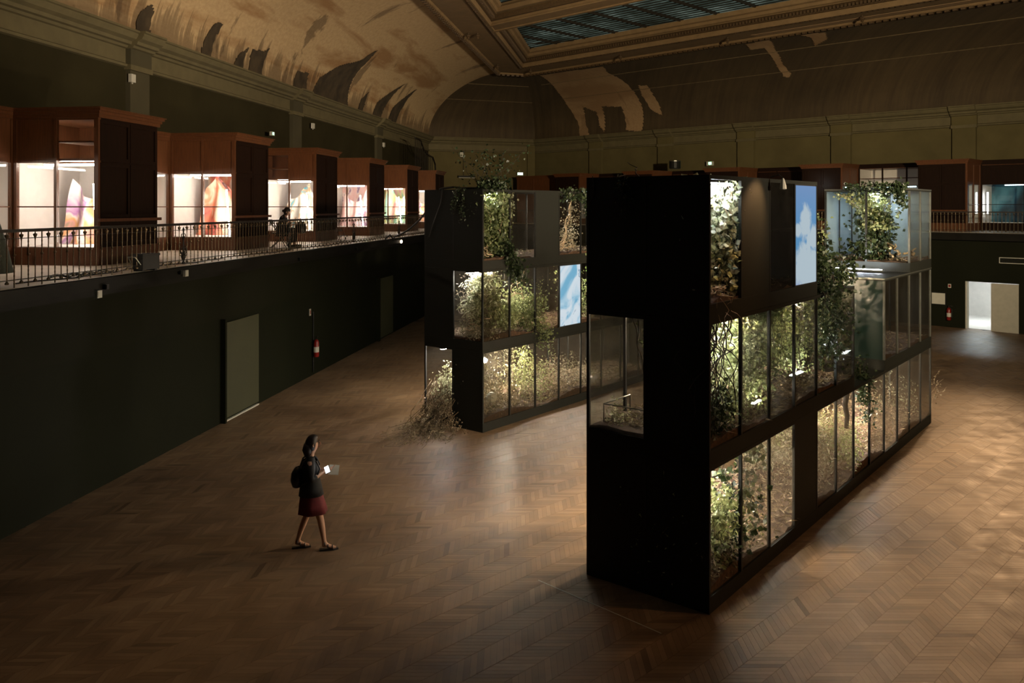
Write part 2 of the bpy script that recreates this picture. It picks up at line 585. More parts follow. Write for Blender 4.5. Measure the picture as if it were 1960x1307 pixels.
# ---- lower walls
wl = root('wall_left', LO, LR); struct(wl)
L1, L2 = -6.0, 52.0
BX('lower_wall', 'lower', wl, L1, L2, 0, 0.25, -0.02, 2.45)
BX('fascia', 'lower2', wl, L1, L2, -0.12, 0.25, 2.45, 3.60)
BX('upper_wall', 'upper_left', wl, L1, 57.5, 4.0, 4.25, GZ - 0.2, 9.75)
for k, D_ in enumerate((12.0, 22.45, 33.3, 44.4)):
    x = D_
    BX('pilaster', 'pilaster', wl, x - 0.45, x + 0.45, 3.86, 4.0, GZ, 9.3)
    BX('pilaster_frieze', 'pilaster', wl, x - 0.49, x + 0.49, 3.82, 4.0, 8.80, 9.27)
    BX('pilaster_cap', 'cornice', wl, x - 0.52, x + 0.52, 3.80, 4.0, 8.66, 8.80)
sl = root('gallery_left', LO, LR); struct(sl)
BX('slab', 'slab', sl, L1, 52, -0.757, 4.0, GZ - 0.21, GZ - 0.006)
BX('gallery_floor', 'gfloor', sl, L1, 52, -0.74, 4.0, GZ - 0.006, GZ)
BX('slab_moulding', 'slab', sl, L1, 52, -0.80, -0.757, GZ - 0.08, GZ - 0.02)
BX('under_moulding', 'slab', sl, L1, 52, -0.42, -0.12, GZ - 0.36, GZ - 0.21)

wr = root('wall_right', RO, RR); struct(wr)
R1, R2 = -39.0, 6.0
D0, D1, D2 = -11.12, -10.16, -9.18        # doorway, edge of the sliding leaf, end
BX('lower_wall', 'lower', wr, R1, D0, 0, 0.25, -0.02, 3.66)
BX('lower_wall', 'lower', wr, D2, R2, 0, 0.25, -0.02, 3.66)
BX('lower_wall', 'lower', wr, D0, D2, 0, 0.25, 1.95, 3.66)
BX('upper_wall', 'upper', wr, -41.5, R2 + 2, 4.95, 5.2, GZR - 0.2, 9.75)
for x in (-34.6, -29.2, -23.8, -18.4, -12.6, -7.2, -1.8):
    BX('pilaster', 'upper', wr, x - 0.5, x + 0.5, 4.76, 4.95, GZR, 9.3)
    BX('pilaster_frieze', 'upper', wr, x - 0.54, x + 0.54, 4.77, 4.95, 8.80, 9.27)
    BX('pilaster_cap', 'cornice', wr, x - 0.55, x + 0.55, 4.71, 4.95, 8.66, 8.80)
sr = root('gallery_right', RO, RR); struct(sr)
BX('slab', 'slab', sr, -40, R2, -0.36, 4.95, GZR - 0.31, GZR - 0.006)
BX('gallery_floor', 'gfloor', sr, -40, R2, -0.35, 4.95, GZR - 0.006, GZR)
BX('slab_moulding', 'slab', sr, -40, R2, -0.41, -0.36, GZR - 0.10, GZR - 0.03)

# far canted wall
wf = root('wall_far', (CA[0], CA[1], 0), CR); struct(wf)
BX('upper_wall', 'upper', wf, -0.3, 8.2, 0, 0.25, 3.6, 9.75)
BX('lower_wall', 'lower', wf, -4, 10, -5.0, -4.8, -0.02, 3.66)
BX('slab', 'slab', wf, -4.5, 9, -5.5, 0, GZ - 0.21, GZ + 0.002)
BX('pilaster', 'upper', wf, 7.0, 7.55, -0.12, 0, GZR, 9.3)
# walls behind the viewer close the hall
wn = struct(MB().box(-15, 31, -4.4, -4.0, -0.2, 14.2).build('wall_near', 'lower'))
we = struct(MB().box(30.0, 30.4, -4.2, 31, -0.2, 14.2).build('wall_east', 'lower'))
gn = struct(MB().box(-15, 30, -4.0, -0.55, GZ - 0.25, GZ).build('gallery_near', 'slab'))

# ---- cornice and architrave following all three walls
def wall_path(dl, dc, dr): return wallpts(4.0 - dl, 0 - dc, 4.95 - dr)
P = wall_path(0, 0, 0)
prof = [(0, 8.72), (0.09, 8.74), (0.11, 8.80), (0.03, 8.84), (0.03, 9.22), (0.10, 9.24), (0.13, 9.30), (0.22, 9.32), (0.24, 9.40), (0.36, 9.46), (0.42, 9.56), (0.42, 9.60), (0.47, 9.62), (0.47, 9.67), (0.0, 9.68)]
cn = struct(MB().sweep(P, prof).build('trim_cornice', 'cornice'))
for (fn, xs, y, w) in ((LW, (12.0, 22.45, 33.3, 44.4), 4.0, 0.52), (RW, (-34.6, -29.2, -23.8, -18.4, -12.6, -7.2, -1.8), 4.95, 0.56)):
    for x in xs:      # the cornice breaks forward over each pilaster
        m = MB()
        pr = [(o_ + 0.16, z) for o_, z in prof if z >= 9.2]
        a = fn(x - w, y); b = fn(x + w, y)
        k = len(m.v)
        m.sweep([a[:2], b[:2]], pr)
        n = len(pr)
        inner = []
        for p in (a, b):
            for (_, z) in pr:
                inner.append((p.x, p.y, z))
        kk = len(m.v); m.v += inner
        for e in (0, 1):
            for j in range(n - 1):
                q = (e * n + j, e * n + j + 1, kk + e * n + j + 1, kk + e * n + j)
                m.f.append(q)
        m.build('cornice_break', 'cornice', cn)

# ---- vault (cove) between cornice and skylight beam
ZC, ZT = 9.67, 13.0
IW = wallpts(4.0, 0, 4.95)
IQ = wallpts(-1.55, -7.3, -1.41)
ceil = bpy.data.objects.new('ceiling', None); COL.objects.link(ceil); struct(ceil)
def cove(name, mat, W0, W1, Q0, Q1, nu, nv, u0=0.0):
    W0, W1, Q0, Q1 = (np.array(q) for q in (W0, W1, Q0, Q1))
    s = np.linspace(0, 1, nu + 1); th = np.linspace(0, PI / 2, nv + 1)
    S, T = np.meshgrid(s, th, indexing='ij')
    h = 1 - np.cos(T)
    pw = W0 + (W1 - W0) * S[..., None]; pq = Q0 + (Q1 - Q0) * S[..., None]
    p = pw + (pq - pw) * h[..., None]
    z = ZC + (ZT - ZC) * np.sin(T)
    V = np.concatenate([p, z[..., None]], -1).reshape(-1, 3)
    L = np.linalg.norm(W1 - W0)
    uv = np.stack([u0 + S * L, T * 4.7], -1).reshape(-1, 2)
    i = np.arange(nu)[:, None] * (nv + 1) + np.arange(nv)[None]
    i = i.ravel()
    F = np.stack([i, i + 1, i + nv + 2, i + nv + 1], 1)
    o = np_mesh(name, V, F, mat, ceil, uv=uv)
    o.data.polygons.foreach_set('use_smooth', [True] * len(F))
    return o
cove('vault_left', 'cove_left', IW[0], IW[1], IQ[0], IQ[1], 60, 20)
cove('vault_far', 'cove_dark', IW[1], IW[2], IQ[1], IQ[2], 12, 20, 70)
cove('vault_right', 'cove_dark', IW[2], IW[3], IQ[2], IQ[3], 60, 20, 90)

def cove_pt(side, a, th, lift=0.0):
    if side == 'R':
        y = 4.95 - 6.36 * (1 - math.cos(th)); z = ZC + 3.33 * math.sin(th)
        p = RW(a, y - lift * math.cos(th) * 0.9, z - lift * math.sin(th))
    else:
        y = 4.0 - 5.55 * (1 - math.cos(th)); z = ZC + 3.33 * math.sin(th)
        p = LW(a, y - lift * math.cos(th), z - lift * math.sin(th))
    return p
# seams of the lining: slim battens along the vault
for th, w in ((0.78, 0.012), (1.16, 0.012)):
    m = MB()
    pts = [cove_pt('R', a, th, 0.03) for a in np.linspace(-36, 0, 37)]
    m.tube(pts, 0.022, 4)
    m.build('lining_batten', 'seam', ceil)
for t in (0.78, 1.16):
    h = 1 - math.cos(t)
    f0 = Vector(IW[1]).lerp(Vector(IQ[1]), h); f1 = Vector(IW[2]).lerp(Vector(IQ[2]), h)
    z = ZC + (ZT - ZC) * math.sin(t) - 0.03
    MB().tube([(f0.x, f0.y, z), ((f0.x + f1.x) / 2, (f0.y + f1.y) / 2, z), (f1.x, f1.y, z)], 0.022, 4).build('lining_batten', 'seam', ceil)
def inside(poly, x, y):
    c = False; n = len(poly)
    for i in range(n):
        x1, y1 = poly[i]; x2, y2 = poly[i-1]
        if (y1 > y) != (y2 > y) and x < (x2 - x1) * (y - y1) / (y2 - y1) + x1: c = not c
    return c
PATCH = [
    ('R', [(-34.48, 1.448), (-29.72, 1.421), (-30.34, 1.233), (-30.22, 0.981), (-30.48, 0.494), (-30.73, 0.256), (-31.0, 0.02), (-31.32, 0.017), (-32.2, 0.053), (-32.0, 0.494), (-33.45, 0.544), (-33.67, 0.323), (-33.97, 0.047), (-34.28, 0.184), (-34.12, 0.446), (-34.92, 0.574), (-35.38, 0.258), (-35.24, 0.02), (-36.05, 0.0), (-36.01, 0.22), (-36.06, 0.65), (-35.65, 0.945)]),
    ('R', [(-29.65, 0.86), (-29.05, 0.837), (-29.22, 0.66), (-29.25, 0.461), (-29.32, 0.271), (-29.52, 0.295), (-30.01, 0.403), (-29.99, 0.685)]),
    ('R', [(-20.77, 1.444), (-19.46, 1.458), (-19.7, 1.327), (-19.98, 1.194), (-20.42, 0.885), (-20.34, 0.739), (-20.59, 0.685), (-20.84, 0.703), (-20.8, 0.872), (-20.32, 1.287), (-21.08, 1.271)]),
    ('R', [(-17.95, 1.461), (-16.77, 1.439), (-17.18, 1.267), (-18.05, 1.166), (-17.68, 1.366)]),
    ('L', [(22.42, 0.033), (22.41, 0.16), (22.59, 0.238), (22.85, 0.288), (23.03, 0.247), (23.09, 0.031)]),
    ('L', [(25.91, 0.015), (25.97, 0.181), (26.19, 0.362), (26.6, 0.37), (26.56, 0.216), (26.54, 0.013)]),
    ('L', [(29.24, 0.0), (29.13, 0.26), (29.98, 0.297), (30.25, 0.342), (30.29, 0.008)]),
    ('L', [(28.06, 0.013), (28.3, 0.159), (28.82, 0.27), (28.72, 0.018)]),
    ('L', [(35.18, 0.046), (35.53, 0.249), (36.76, 0.492), (38.15, 0.657), (38.24, 0.874), (38.82, 0.701), (39.05, 0.417), (39.68, 0.026), (37.9, 0.034)]),
    ('L', [(41.14, 0.024), (41.29, 0.201), (41.91, 0.339), (42.02, 0.149), (41.79, 0.014)]),
    ('L', [(43.5, 0.022), (43.82, 0.257), (44.8, 0.447), (45.64, 0.664), (45.42, 0.364), (44.96, 0.036)]),
    ('L', [(46.34, 0.027), (46.65, 0.276), (47.48, 0.498), (47.96, 0.702), (48.24, 0.335), (47.89, 0.038)]),
    ('L', [(33.14, 0.044), (33.2, 0.237), (34.33, 0.259), (34.49, 0.057)]),
]
t_ = NT('exposed_dark_render')
vv = t_.coord('Object', (1, 1, 1))
t_.base(t_.ramp(t_.noise(vv, 2.0, 5), [(0.35, lin((50, 42, 30))), (0.7, lin((78, 66, 48)))]))
t_.b.inputs['Roughness'].default_value = 0.9
M['darkpatch'] = t_.m
for side, poly in PATCH:
    a0 = min(p[0] for p in poly); a1 = max(p[0] for p in poly)
    t0 = min(p[1] for p in poly); t1 = max(p[1] for p in poly)
    da, dt = 0.07, 0.018
    na = int((a1 - a0) / da) + 1; nt = int((t1 - t0) / dt) + 1
    m = MB(); idx = {}
    def vid(i, j):
        if (i, j) not in idx:
            idx[(i, j)] = len(m.v)
            ja = a0 + i * da + 0.02 * math.sin(i * 2.3 + j * 1.1); jt = t0 + j * dt + 0.003 * math.sin(i * 1.7 + j * 2.9)
            m.v.append(tuple(cove_pt(side, ja, max(0.0, jt), 0.035)))
        return idx[(i, j)]
    for i in range(na):
        for j in range(nt):
            ca = a0 + (i + 0.5) * da; ct = t0 + (j + 0.5) * dt
            if inside(poly, ca, ct):
                m.f.append((vid(i, j), vid(i + 1, j), vid(i + 1, j + 1), vid(i, j + 1)))
    o = m.build('peeled_patch', 'darkpatch' if side == 'L' else 'patch', ceil, smooth=True)
    if side == 'R':
        l = o.data.uv_layers.new(name='UVMap')
        for lp in o.data.loops:
            v = o.data.vertices[lp.vertex_index].co
            l.data[lp.index].uv = (v.x * 0.7 - v.y * 0.7, v.z + 2)

# ---- skylight: beams, mouldings, coffers, glass bars and panes
sk = bpy.data.objects.new('window_skylight', None); COL.objects.link(sk); struct(sk)
Q = wallpts(-1.55, -7.3, -1.41)
IN = [line_x(LW(0, -3.3)[:2], LD, (0, -4), (1, 0)), line_x(LW(0, -3.3)[:2], LD, RW(0, -3.4)[:2], RD), line_x(RW(0, -3.4)[:2], RD, (30, 0), (0, 1))]
m = MB()
for z, flip in ((12.98, 0),):
    k = len(m.v)
    m.v += [(*Q[0], z), (*Q[1], z), (*Q[2], z), (*Q[3], z), (*IN[2], z), (*IN[1], z), (*IN[0], z)]
    m.f += [(k, k + 1, k + 5, k + 6), (k + 1, k + 2, k + 5), (k + 2, k + 3, k + 4, k + 5)]
    k = len(m.v)
    m.v += [(*q, 14.2) for q in (Q[0], Q[1], Q[2], Q[3], IN[2], IN[1], IN[0])]
    m.f += [(k, k + 6, k + 5, k + 1), (k + 1, k + 5, k + 2), (k + 2, k + 5, k + 4, k + 3)]
    m.f += [(4, 5, 12, 11), (5, 6, 13, 12), (0, 1, 8, 7), (1, 2, 9, 8), (2, 3, 10, 9)]
m.build('beam', 'beam', sk)
# moulding along the outer (cove) edge, swept with small dentils
def offs(path, d):
    out = []
    for i, p in enumerate(path):
        p = Vector(p)
        d0 = (p - Vector(path[i-1])).normalized() if i > 0 else None
        d1 = (Vector(path[i+1]) - p).normalized() if i < len(path) - 1 else None
        d0 = d0 or d1; d1 = d1 or d0
        n0 = Vector((d0.y, -d0.x)); n1 = Vector((d1.y, -d1.x)); b = n0 + n1; b = b / max(0.2, b.dot(n0))
        out.append((p.x + b.x * d, p.y + b.y * d))
    return out
MB().sweep(Q, [(-0.03, 12.99), (-0.03, 12.93), (0.05, 12.88), (0.12, 12.90), (0.17, 12.96), (0.17, 12.99)]).build('edge_moulding', 'beam', sk)
def beads(name, path, z, step, w, h, mat, amax=60):
    m = MB()
    for i in range(len(path) - 1):
        a = Vector(path[i]); b = Vector(path[i+1]); L = (b - a).length; d = (b - a) / L; n = Vector((d.y, -d.x))
        k = 0
        while k * step < L:
            c = a + d * (k * step); k += 1
            if c.y < 14: continue
            x = d * step * 0.28; y = n * w / 2
            q = len(m.v)
            for zz in (z - h, z):
                for s1, s2 in ((-1, -1), (1, -1), (1, 1), (-1, 1)):
                    v = c + x * s1 + y * s2
                    m.v.append((v.x, v.y, zz))
            m.f += [(q, q+3, q+2, q+1), (q, q+1, q+5, q+4), (q+1, q+2, q+6, q+5), (q+2, q+3, q+7, q+6), (q+3, q, q+4, q+7)]
    return stuff(m.build(name, mat, sk))
beads('dentil_row', offs(Q, 0.02), 12.93, 0.30, 0.16, 0.12, 'ornament')
beads('bead_row', offs(IN, -0.16), 12.985, 0.22, 0.10, 0.06, 'ornament')
MB().sweep(IN, [(-0.10, 12.99), (-0.10, 12.94), (-0.02, 12.94), (0.02, 13.02), (0.02, 13.1)]).build('inner_moulding', 'beam', sk)
MB().sweep(IN, [(0.0, 13.16), (0.10, 13.18), (0.14, 13.30), (0.26, 13.34), (0.30, 13.36)]).build('carved_moulding', 'ornament', sk)
beads('carved_row', offs(IN, 0.12), 13.34, 0.16, 0.20, 0.14, 'ornament')
MB().sweep(IN, [(0.26, 13.40), (0.36, 13.44), (0.40, 13.56), (0.52, 13.60), (0.54, 13.8)]).build('upper_moulding', 'beam', sk)
# cross beam parallel with the right hand wall
m = MB()
ya, yb = -11.24, -12.15
ax0 = line_x(LW(0, -3.2)[:2], LD, RW(0, ya)[:2], RD); bx0 = line_x(LW(0, -3.2)[:2], LD, RW(0, yb)[:2], RD)
ax1 = line_x(RW(0, ya)[:2], RD, (30, 0), (0, 1)); bx1 = line_x(RW(0, yb)[:2], RD, (30, 0), (0, 1))
m.v += [(*ax0, 12.98), (*ax1, 12.98), (*bx1, 12.98), (*bx0, 12.98), (*ax0, 14.2), (*ax1, 14.2), (*bx1, 14.2), (*bx0, 14.2)]
m.f += [(0, 1, 2, 3), (0, 4, 5, 1), (3, 2, 6, 7), (4, 7, 6, 5)]
m.build('cross_beam', 'beam', sk)
for (y0, sg) in ((ya, 1), (yb, -1)):
    for (d, z0, z1, w, mt) in ((0.0, 12.93, 12.99, 0.16, 'beam'), (0.05, 13.14, 13.34, 0.22, 'ornament'), (0.10, 13.42, 13.62, 0.34, 'beam')):
        a = line_x(LW(0, -3.2)[:2], LD, RW(0, y0 + sg * d)[:2], RD); b = line_x(RW(0, y0 + sg * d)[:2], RD, (30, 0), (0, 1))
        MB().bar((*a, (z0 + z1) / 2), (*b, (z0 + z1) / 2), w, z1 - z0).build('cross_moulding', mt, sk)
# panes and bars (local axes of the right hand wall)
skr = root('glazing', RO, RR); skr.parent = sk
def left_lim(y):      # x where the row at this y meets the left beam
    p = line_x(LW(0, -3.3)[:2], LD, RW(0, y)[:2], RD)
    return ((p[0] - RO.x) * math.cos(-RR) * 1.0 - 0) if False else ((p[0] - RO.x) - (p[1] - RO.y)) / math.sqrt(2)
for (y0, y1) in ((-11.2, -3.5), (-27.0, -12.2), (-42.0, -27.0)):
    x = -34.0
    while x < -0.5:
        lim = left_lim(y0 if y0 > -20 else y1)
        if x + 1.95 > left_lim(y1) - 2.5 or True:
            if x + 1.95 > left_lim(y1):
                MB().box(x, x + 1.93, y0, y1, 13.88, 13.90).build('pane', 'skyglass', skr)
        x += 1.95
m = MB()
x = -34.0
while x < 0:
    m.box(x - 0.05, x + 0.02, -42, -3.5, 13.76, 13.88); x += 1.95
stuff(m.build('glazing_bars', 'iron', skr))
m = MB()
y = -3.9
while y > -30:
    m.box(-34, 0, y - 0.015, y + 0.015, 13.84, 13.88); y -= 0.36
stuff(m.build('fine_glazing_bars', 'iron', skr))
stuff(MB().bar((-33.5, -3.6, 13.80), (-30.0, -7.2, 13.80), 0.06, 0.06).bar((-32, -5.2, 13.8), (-28.2, -3.6, 13.8), 0.06, 0.06).build('hip_bars', 'iron', skr))
# plain ceiling where the room goes on behind the viewer
struct(MB().box(-15, 30, -4, 0.5, 14.0, 14.2).build('ceiling_near', 'beam'))
MB().box(0, 12, -45, 2, 13.9, 14.1).build('ceiling_end', 'beam', ceil, loc=RO, rotz=RR)
# faded strip of bare board on the beam underside
BX('bare_board', 'patch', sk, 0, 0.1, 0, 0.1, 0, 0.1)
o = MB().box(-19.6, -9.5, -2.2, -1.75, 12.965, 12.98).build('bare_board', 'patch', sk, loc=RO, rotz=RR)
bpy.data.objects.remove(bpy.data.objects['bare_board'])
# little cast rosettes hanging under the beam
def rosette(p):
    m = MB().lathe([(0.02, 0.0), (0.03, -0.08), (0.10, -0.12), (0.11, -0.17), (0.05, -0.20), (0.07, -0.25), (0.015, -0.30)], 8)
    return m
RL = ['dark pendant rosette on the right beam nearest the skylight corner', 'dark pendant rosette on the right beam, second from the skylight corner', 'dark pendant rosette on the right beam above the torn T shaped patch', 'dark pendant rosette on the right beam, fourth from the skylight corner', 'dark pendant rosette on the right beam at the top right of the frame', 'dark pendant rosette on the left beam, upper one', 'dark pendant rosette on the left beam close to its far end', 'dark pendant rosette under the skylight cross beam']
r0 = None
spots = [RW(x, -2.55, 12.98) for x in (-33.4, -26.9, -20.6, -14.3, -8.0)] + [LW(x, -2.0, 12.98) for x in (39.0, 47.5)] + [RW(-28.2, -11.5, 12.98)]
for p in spots:
    if r0 is None:
        r0 = rosette(p).build('ceiling_rosette', 'ornament'); r0.location = p
        cur = r0
    else:
        cur = r0.copy(); COL.objects.link(cur); cur.location = p
    tag(cur, RL.pop(0), 'ornament', 'rosettes under the skylight beam')

# ---- doors
d1 = root('door_1', LW(19.58, 0), LR); struct(d1)
BX('door_leaf', 'panel', d1, 0, 1.80, -0.05, -0.005, 0.08, 2.30)
BX('jamb', 'lower', d1, -0.10, -0.02, -0.12, -0.0, 0.0, 2.40)
BX('threshold', 'signwhite', d1, 0.0, 1.8, -0.06, -0.005, 0.0, 0.03)
d2 = root('door_2', LW(31.6, 0), LR); struct(d2)
BX('door_leaf', 'panel', d2, 0, 1.85, -0.05, -0.005, 0.06, 2.30)
BX('jamb', 'lower', d2, -0.22, -0.04, -0.12, -0.0, 0.0, 2.40)
d3 = root('door_3', RO, RR); struct(d3)
BX('sliding_leaf', plain('pale_sliding_leaf', lin((176, 172, 158)), 0.6, var=0.06), d3, D1, D2, -0.05, 0.0, -0.0, 1.93)
BX('jamb', 'signwhite', d3, D0, D0 + 0.06, 0.0, 0.25, 0, 1.95)
# bright white passage beyond the doorway
m = MB()
m.box(D0 - 2.5, D2 + 0.5, 0.25, 4.9, -0.02, 0.0)
m.box(D0 - 2.6, D2 + 0.6, 4.9, 5.0, 0, 2.6)
m.box(D0 - 2.6, D0 - 2.5, 0.25, 4.9, 0, 2.6)
m.box(D2 + 0.5, D2 + 0.6, 0.25, 4.9, 0, 2.6)
m.box(D0 - 2.6, D2 + 0.6, 0.25, 5.0, 2.6, 2.7)
o = m.build('passage', 'white', wr)
BX('passage_light', emit('passage_tube', (0.85, 0.95, 0.95), 70), d3, D0 - 0.8, D0 + 0.8, 2.2, 2.5, 2.52, 2.58)

# ================================================================== DISPLAY CABINETS ON THE GALLERIES
def art(name, stops, scale=1.2, dist=2.5, seed=0.0, emis=0.0):
    t = NT(name)
    c = t.node('ShaderNodeTexCoord'); mp = t.node('ShaderNodeMapping')
    mp.inputs['Location'].default_value = (seed, seed * 1.7, seed * 0.6)
    mp.inputs['Scale'].default_value = (1.0, 1.0, 0.6)
    t.link(c.outputs['Object'], mp.inputs[0])
    n = t.noise(mp.outputs[0], scale, 3, 0.5, dist)
    col = t.ramp(n, stops)
    t.base(col)
    t.b.inputs['Roughness'].default_value = 0.6
    if emis:
        t.link(col, t.b.inputs['Emission Color']); t.b.inputs['Emission Strength'].default_value = emis
    return t.m
WH = lin((232, 224, 218))
ART = [
    art('painted_cloth_a', [(0.30, WH), (0.42, lin((176, 120, 176))), (0.48, lin((236, 214, 208))), (0.55, lin((222, 170, 110))), (0.62, lin((206, 150, 140))), (0.72, lin((80, 130, 90)))], 1.0, 2.0, 3.0),
    art('painted_cloth_b', [(0.30, lin((226, 206, 186))), (0.45, lin((220, 190, 168))), (0.52, lin((226, 140, 104))), (0.60, lin((214, 110, 100))), (0.66, lin((60, 50, 50))), (0.74, lin((226, 150, 150)))], 0.9, 2.4, 8.0),
    art('painted_cloth_c', [(0.32, WH), (0.50, lin((230, 226, 214))), (0.56, lin((190, 150, 110))), (0.63, lin((60, 160, 180))), (0.72, lin((190, 60, 50)))], 1.3, 2.6, 14.0),
    art('painted_cloth_d', [(0.30, lin((238, 206, 204))), (0.48, lin((236, 190, 186))), (0.56, lin((232, 216, 210))), (0.62, lin((150, 110, 150))), (0.70, lin((150, 130, 120)))], 1.1, 2.2, 21.0),
    art('painted_cloth_e', [(0.28, lin((240, 236, 224))), (0.44, lin((150, 216, 190))), (0.54, lin((226, 226, 160))), (0.64, lin((238, 200, 190))), (0.74, lin((220, 140, 140)))], 1.1, 2.0, 27.0),
]
TUBE_L = emit('fluorescent_tube', (1.0, 0.88, 0.76), 95)
TUBE_B = emit('cool_tube', (0.62, 0.90, 1.0), 7)
GLOW_B = art('blue_mist_painting', [(0.34, lin((6, 30, 40))), (0.44, lin((18, 66, 82))), (0.54, lin((60, 118, 134))), (0.68, lin((100, 150, 162)))], 1.0, 0.3, 5.0)

def moulded_top(parent, W, D, x0=0, y0=0, h=3.1, mat='wood'):
    """stepped cornice round the top of a cabinet"""
    for k, (o_, z0, z1) in enumerate(((0.03, h - 0.20, h - 0.13), (0.06, h - 0.13, h - 0.07), (0.10, h - 0.07, h - 0.02), (0.13, h - 0.02, h))):
        if k == 0: m = MB()
        m.box(x0 - o_, x0 + W + o_, y0 - o_, y0 + D, z0, z1)
    m.build('cornice', mat, parent)

def framed(m, a0, a1, z0, z1, put, fw=0.06):
    put(m, a0, a0 + fw, z0, z1); put(m, a1 - fw, a1, z0, z1)
    put(m, a0 + fw, a1 - fw, z0, z0 + fw); put(m, a0 + fw, a1 - fw, z1 - fw, z1)

def projecting(o, r, x, gz, side, label, W=2.08, D=1.85, y0=0.92, lit='L', art_i=0, shelf=None, wd='wood', grp=None):
    """cabinet standing out from the wall; 'side' = -1 when the glazed end looks along -x"""
    H = 3.1
    t = thing('display_cabinet', label, 'cabinet', fr(o, r, x, y0, gz), r, grp)
    xs = 0.0 if side < 0 else W
    sg = 1 if side < 0 else -1
    BX('plinth', wd, t, 0, W, 0, D, 0.0, 0.35)
    BX('cabinet_roof', wd, t, 0, W, 0, D, H - 0.12, H - 0.02)
    moulded_top(t, W, D, mat=wd)
    # closed front facing the hall: 2 x 2 framed panels
    BX('front_panel', 'wood_dark', t, 0.0, W, 0.02, 0.06, 0.35, H - 0.12)
    for i in range(2):
        for (z0, z1) in ((0.38, 0.86), (0.93, 2.02), (2.06, 2.86)):
            m = MB()
            a0 = 0.05 + i * (W - 0.1) / 2; a1 = a0 + (W - 0.1) / 2 - 0.02
            framed(m, a0, a1, z0, z1, lambda q, u0, u1, v0, v1: q.box(u0, u1, -0.012, 0.03, v0, v1), 0.07)
            m.build('panel_frame', 'wood_dark', t)
    BX('dado_rail', wd, t, -0.04, W + 0.04, -0.06, 0.04, 0.86, 0.92)
    # corner posts and mullion of the glazed end
    for y in (0.0, D / 2 - 0.03, D - 0.09):
        BX('post', wd, t, xs - 0.01 if sg > 0 else xs - 0.07, xs + 0.07 if sg > 0 else xs + 0.01, y, y + (0.09 if y != D / 2 - 0.03 else 0.055), 0.35, H - 0.12)
    for i, (b0, b1) in enumerate(((0.09, D / 2 - 0.03), (D / 2 + 0.025, D - 0.09))):
        xa, xb = sorted((xs + sg * 0.02, xs + sg * 0.035))
        if shelf == i:
            BX('upper_pane', 'clear', t, xa, xb, b0, b1, 2.05, H - 0.2)
            BX('shelf', wd, t, min(xs + sg * 0.05, xs + sg * 0.9), max(xs + sg * 0.05, xs + sg * 0.9), b0, b1, 2.42, 2.45)
            BX('shelf', wd, t, min(xs + sg * 0.05, xs + sg * 0.9), max(xs + sg * 0.05, xs + sg * 0.9), b0, b1, 2.06, 2.10)
        else:
            BX('header_panel', wd, t, xa - 0.01, xb + 0.01, b0, b1, 2.02, H - 0.24)
        m = MB(); m.box(xa - 0.02, xb + 0.02, b0, b1, H - 0.24, H - 0.12)
        m.build('top_rail', wd, t)
        for (z0, z1) in ((0.37, 1.14), (1.165, 2.04)):
            BX('pane', 'clear', t, xa, xb, b0, b1, z0, z1)
        BX('glazing_bar', wd, t, xa - 0.01, xb + 0.01, b0, b1, 1.14, 1.165)
    # white lining and lamps
    xo = W - 0.10 if sg > 0 else 0.02
    BX('lining', ART[art_i] if art_i in (1, 3, 4) else 'white', t, xo, xo + 0.08, 0.06, D - 0.02, 0.36, 2.06)
    BX('upper_lining', wd, t, xo, xo + 0.08, 0.06, D - 0.02, 2.06, H - 0.16)
    BX('front_lining', 'white', t, 0.02, W - 0.02, 0.061, 0.08, 0.36, 2.06)
    BX('back_lining', 'white', t, 0.08, W - 0.08, D - 0.04, D - 0.01, 0.36, 2.06)
    BX('upper_back_lining', wd, t, 0.08, W - 0.08, D - 0.04, D - 0.01, 2.06, H - 0.14)
    BX('cabinet_floor', 'white', t, 0.02, W - 0.02, 0.06, D - 0.04, 0.35, 0.365)
    tm = TUBE_L if lit == 'L' else TUBE_B
    MB().tube([(xs + sg * 0.45, 0.35, 2.0), (xs + sg * 0.45, D - 0.35, 2.0)], 0.025, 6).build('tube_lamp', tm, t)
    if lit == 'L':
        MB().tube([(xs + sg * 0.6, 0.45, 0.40), (xs + sg * 0.75, 0.62, 1.62)], 0.022, 6).build('leaning_tube_lamp', tm, t)
    # painted cloth hanging inside
    m = MB(); n = 22; k = 12
    hgt = 1.45 + 0.45 * ((art_i * 37) % 10) / 10
    for i in range(n + 1):
        for j in range(k + 1):
            u = i / n; v = j / k
            w = 0.98 * (1 - 0.35 * v)
            yy = 0.15 + (D - 0.3) * (0.5 + (u - 0.5) * w)
            xx = xs + sg * (1.15 + 0.10 * math.sin(u * 16 + art_i) + 0.06 * math.sin(v * 5 + u * 7)) + (0.12 * v) * sg
            m.v.append((xx, yy, 0.37 + v * hgt * (1 - 0.35 * abs(math.sin(u * 3 + art_i)))))
    m.f = [(i * (k + 1) + j, (i + 1) * (k + 1) + j, (i + 1) * (k + 1) + j + 1, i * (k + 1) + j + 1) for i in range(n) for j in range(k)]
    return t, m

